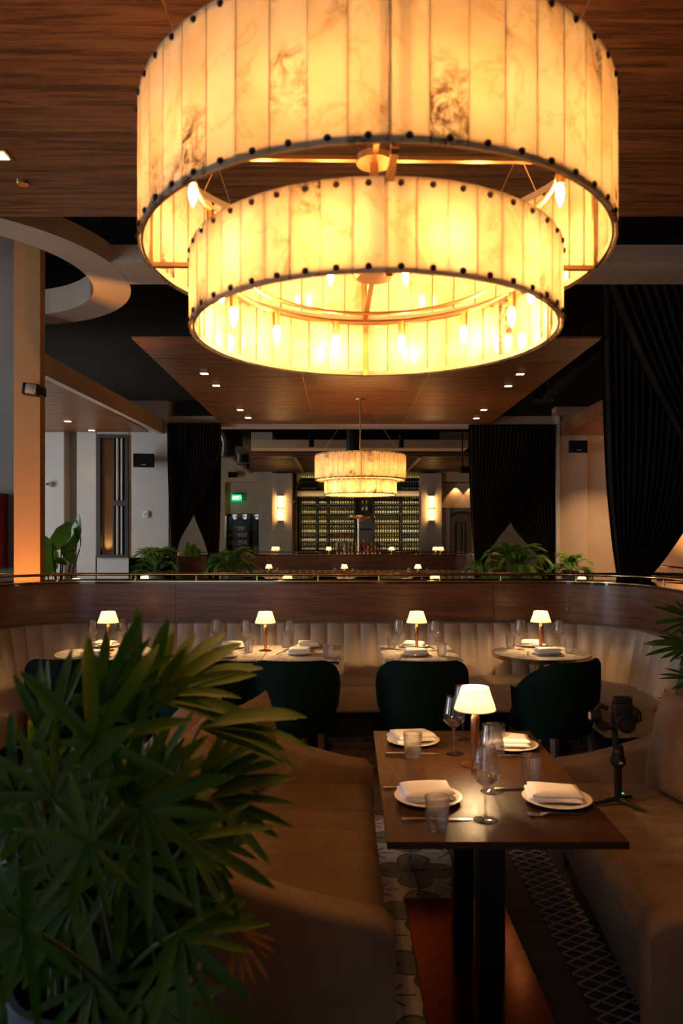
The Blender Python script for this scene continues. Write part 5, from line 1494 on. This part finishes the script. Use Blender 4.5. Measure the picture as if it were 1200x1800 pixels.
hand = [  # hub px, py, Y, central direction (image degrees), spread, leaves, length, normal, droop
    (164, 1302, 1.30, 60, 330, 9, 0.185, (0.1, -1, 0.35), 0.7),
    (172, 1238, 1.42, 60, 75, 6, 0.165, (0.15, -1, 0.2), 0.2),
    (86, 1300, 1.40, 88, 62, 6, 0.165, (0.0, -1, 0.15), 0.2),
    (272, 1222, 1.50, 38, 95, 9, 0.225, (0.1, -0.8, 0.6), 1.2),
    (352, 1278, 1.48, 12, 42, 7, 0.235, (0.1, -0.55, 0.8), 1.4),
    (348, 1378, 1.50, 32, 75, 7, 0.175, (0.0, -1, 0.5), 0.4),
    (372, 1400, 1.45, -18, 90, 7, 0.165, (0.1, -0.8, 0.7), 1.0),
    (156, 1482, 1.16, 200, 300, 11, 0.115, (0.05, -1, 0.2), 0.8),
    (42, 1630, 1.14, 190, 260, 9, 0.16, (0.2, -1, 0.3), 1.0),
    (312, 1640, 1.30, -52, 150, 8, 0.165, (0.05, -0.8, 0.55), 1.0),
    (330, 1475, 1.36, -30, 110, 7, 0.16, (0.1, -0.7, 0.7), 1.4),
    (238, 1270, 1.46, 100, 120, 8, 0.20, (0.0, -1, 0.3), 0.6),
    (25, 1400, 1.30, 120, 200, 9, 0.17, (0.2, -1, 0.3), 0.7),
    (250, 1420, 1.24, -60, 200, 9, 0.17, (0.0, -1, 0.4), 1.0),
    (95, 1400, 1.26, 70, 220, 9, 0.16, (0.0, -1, 0.3), 0.8),
]
for (px, py, Y, dg, sp, nl, L, nrm, dr) in hand:
    hub = P(px, py, Y) - PB
    b = Vector((rnd.uniform(-0.1, 0.1), rnd.uniform(-0.1, 0.1), 0.66))
    fan(palm, b, hub, ang2(dg), sp, nl, L, Vector(nrm), dr, rnd)
fan(palm, Vector((0.05, -0.05, 0.66)), P(412, 1630, 1.42) - PB, ang2(-55), 80, 7, 0.12, Vector((0, -1, 0.3)), 0, rnd, dry=True)
nl_tot = sum(h[5] for h in hand) + 7
k = 0
while nl_tot < 288:
    # filler fronds inside the crown
    px = rnd.uniform(-10, 330); py = rnd.uniform(1430, 1770) if k % 3 else rnd.uniform(1370, 1450)
    Y = rnd.uniform(1.34, 1.75)
    hub = P(px, py, Y) - PB
    dg = math.degrees(math.atan2(1480 - py, px - 170)) + rnd.uniform(-40, 40)
    fan(palm, Vector((rnd.uniform(-0.12, 0.12), rnd.uniform(-0.12, 0.12), 0.66)), hub, ang2(dg), rnd.uniform(120, 260), 8, rnd.uniform(0.14, 0.20), Vector((rnd.uniform(-.4, .4), -1, rnd.uniform(0.0, 0.7))), 0.9, rnd)
    nl_tot += 8; k += 1
# deeper foliage, joined: more of the same leaflets behind those
def leaf_into(m, hub, d, n, L, droop=0.2, wid=0.085, seg=4):
    x, y, z = basis(d, n); vs = []; fs = []
    for i in range(seg + 1):
        t = i / seg
        w = wid * L * (min(1, (t + 0.06) / 0.25)) * (1 - max(0, (t - 0.55) / 0.45) ** 1.8 * 0.9)
        c = hub + x * (L * t * (1 - 0.3 * droop * t)) - z * (droop * L * t * t)
        vs += [c - y * w + z * w * 0.25, c, c + y * w + z * w * 0.25]
    for i in range(seg):
        a = i * 3; fs += [(a, a + 3, a + 4, a + 1), (a + 1, a + 4, a + 5, a + 2)]
    m.add(vs, fs)
m = MB()
for k in range(70):
    px = rnd.uniform(-60, 330); py = rnd.uniform(1390, 1800)
    hub = P(px, py, rnd.uniform(1.45, 1.85)) - PB
    n = Vector((rnd.uniform(-.5, .5), -1, rnd.uniform(0, .8))).normalized()
    a0 = rnd.uniform(0, 6.28)
    x0 = (ang2(math.degrees(a0)) - n * ang2(math.degrees(a0)).dot(n)).normalized(); y0 = n.cross(x0)
    for q in range(8):
        a = (q - 3.5) * 0.55
        leaf_into(m, hub, x0 * math.cos(a) + y0 * math.sin(a), n, rnd.uniform(0.13, 0.19), 0.25)
o = obj('inner_foliage', m, M['leaf'], palm, ang=180); o['kind'] = 'stuff'
m = MB()
for k in range(16):
    a = rnd.uniform(0, 6.28); r = rnd.uniform(0.02, 0.13)
    b = Vector((r * math.cos(a), r * math.sin(a), 0.65))
    m.tube([b, b + Vector((rnd.uniform(-.05, .05), rnd.uniform(-.05, .05), 0.25)), b + Vector((rnd.uniform(-.15, .12), rnd.uniform(-.15, .1), 0.5))], [0.008, 0.007, 0.005], 6)
o = obj('canes', m, M['stem'], palm); o['kind'] = 'stuff'

# feathery palms farther off: every frond is a part
def feather_frond(L, n, seed, mat):
    r = random.Random(seed); m = MB()
    sp = [Vector((L * t * (1 - 0.25 * t), 0, L * 0.32 * math.sin(t * 2.3) - L * 0.14 * t * t)) for t in [i / 12 for i in range(13)]]
    m.tube(sp, [0.006 * (1 - 0.8 * i / 12) + 0.001 for i in range(13)], 5)
    for k in range(n):
        t = 0.22 + 0.78 * k / (n - 1)
        i = min(11, int(t * 12)); f = t * 12 - i
        p = sp[i].lerp(sp[i + 1], f); tg = (sp[i + 1] - sp[i]).normalized()
        ll = L * 0.40 * (0.55 + 0.45 * math.sin(PI * min(1, t * 0.95))) * r.uniform(0.85, 1.1)
        for s_ in (-1, 1):
            d = tg * (0.75 + 0.5 * t) + Vector((0, s_, 0)) * (1.0 - 0.45 * t) + Vector((0, 0, r.uniform(-0.1, 0.25)))
            leaf_into(m, p, d.normalized(), Vector((0, 0, 1)), ll, 0.35, 0.045, 3)
    return m.mesh('frond', M[mat], ang=180)
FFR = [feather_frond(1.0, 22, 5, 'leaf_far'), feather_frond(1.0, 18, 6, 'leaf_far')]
def feather_palm(label, loc, size, nfr, seed, group='leafy palms in the middle of the room', zc=None):
    r = random.Random(seed)
    t = thing('leafy_palm', label, 'plant', (loc[0], loc[1], 0), 0, group)
    zc = loc[2]
    pr = max(0.12, size * 0.22)
    obj('planter', MB().lathe([(0.0, 0.0), (pr * 0.85, 0.0), (pr, 0.02), (pr * 1.1, zc - 0.05), (pr * 1.02, zc - 0.05), (pr, zc - 0.1), (0, zc - 0.1)], 28), M['pot'], t)
    for k in range(nfr):
        az = 2 * PI * k / nfr * 2.4 + r.uniform(-.3, .3)
        el = math.radians(r.choice((12, 30, 48, 66, 80)) + r.uniform(-8, 8))
        s = size * r.uniform(0.75, 1.05)
        o = link('frond', FFR[k % 2], t)
        o.matrix_local = Matrix.Translation((0, 0, zc - 0.08)) @ Matrix.Rotation(az, 4, 'Z') @ Matrix.Rotation(-el + 0.5, 4, 'Y') @ Matrix.Diagonal((s, s, s, 1))
    return t
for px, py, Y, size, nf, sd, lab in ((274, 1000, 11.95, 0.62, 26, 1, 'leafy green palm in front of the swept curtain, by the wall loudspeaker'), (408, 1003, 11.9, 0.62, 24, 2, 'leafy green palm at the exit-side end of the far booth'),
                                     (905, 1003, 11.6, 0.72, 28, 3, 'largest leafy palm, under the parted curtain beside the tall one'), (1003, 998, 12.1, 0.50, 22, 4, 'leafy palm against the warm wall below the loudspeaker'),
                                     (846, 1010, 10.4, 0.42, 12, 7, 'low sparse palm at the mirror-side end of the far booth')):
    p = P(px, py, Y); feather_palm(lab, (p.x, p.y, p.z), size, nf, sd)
p = P(1262, 1225, 4.75)
# fan palm at the end of the banquette
t = thing('fan_palm', 'green palm reaching in beside the rounded end of the banquette', 'plant', (p.x, p.y, FZ))
obj('planter', MB().lathe([(0.0, 0.0), (0.13, 0.0), (0.16, 0.45), (0.145, 0.45), (0.14, 0.40), (0, 0.40)], 28), M['pot'], t)
rp = random.Random(4)
for (px, py, Y, dg, sp, nl, L) in ((1225, 1090, 4.8, 165, 110, 8, 0.26), (1215, 1135, 4.7, 178, 100, 8, 0.26), (1228, 1250, 4.7, 175, 90, 8, 0.24), (1230, 1195, 4.8, 160, 60, 6, 0.22), (1250, 1150, 4.9, 100, 200, 9, 0.3), (1260, 1230, 4.6, 200, 140, 8, 0.24)):
    hub = P(px, py, Y) - Vector((p.x, p.y, FZ))
    fan(t, Vector((0, 0, 0.4)), hub, ang2(dg), sp, nl, L, Vector((-0.1, -0.7, 0.7)), 1.0, rp)
# broad-leaved plants
def broad_leaf(L, W, seed):
    r = random.Random(seed); m = MB()
    n = 12
    def fn(u, v):
        t = v; a = 2 * u - 1
        w = W / 2 * math.sin(PI * min(1, t ** 0.75 * 0.99 + 0.01)) ** 0.7 if 0 < t < 1 else 0.002
        nick = 1 - 0.12 * abs(math.sin(9 * t + seed)) * (abs(a) > 0.9)
        return (a * w * nick, -0.25 * L * t * t + 0.16 * abs(a) * w, L * t * (1 - 0.10 * t) + 0.008 * math.sin(30 * t) * abs(a))
    m.grid(6, n, fn)
    return m.mesh('leaf', M['leaf_big'], ang=180)
BLF = [broad_leaf(0.75, 0.34, 1), broad_leaf(0.62, 0.36, 2)]
def broad_plant(label, loc, zt, leaves):
    t = thing('broad_leaf_plant', label, 'plant', loc, 0, 'broad-leaved plants')
    obj('planter', MB().box(-0.22, 0.22, -0.22, 0.22, 0.0, zt, 0.01), M['slat_wood'], t, smooth=False)
    for (px, py, lean, rot, s, k) in leaves:
        b = P(px, py, loc[1]) - Vector(loc)
        pt = obj('stalk', MB().tube([(0, 0, zt - 0.02), (b.x * 0.4, 0, (zt + b.z) / 2), (b.x, b.y, b.z)], [0.014, 0.011, 0.007], 6), M['stem'], t)
        o = link('leaf', BLF[k], pt)
        o.matrix_local = Matrix.Translation(b) @ Matrix.Rotation(lean, 4, 'Y') @ Matrix.Rotation(rot, 4, 'Z') @ Matrix.Diagonal((s, s, s, 1))
    return t
yb = 8.6
broad_plant('tall broad-leaved green plant behind the rail beside the orange-lit column', (PX(104, yb), yb, 0.0), 0.6,
            [(92, 968, 0.55, 0.3, 0.62, 0), (112, 970, 0.62, -0.6, 0.72, 0), (128, 972, 0.25, -1.0, 0.55, 1), (84, 1012, -0.12, 0.4, 0.85, 1), (108, 960, 2.35, 0.2, 0.5, 1), (96, 985, 1.7, 0.5, 0.3, 1), (140, 965, 0.1, -1.2, 0.5, 0)])
yb = 13.6
broad_plant('small broad-leaved plant in a wood planter between the parted curtains', (PX(338, yb), yb, 0.0), PZ(978, yb),
            [(334, 979, -0.15, 0.1, 0.42, 0), (340, 979, 0.12, 0.0, 0.45, 1), (346, 980, 0.4, -0.4, 0.32, 1), (330, 981, -0.5, 0.3, 0.25, 0)])
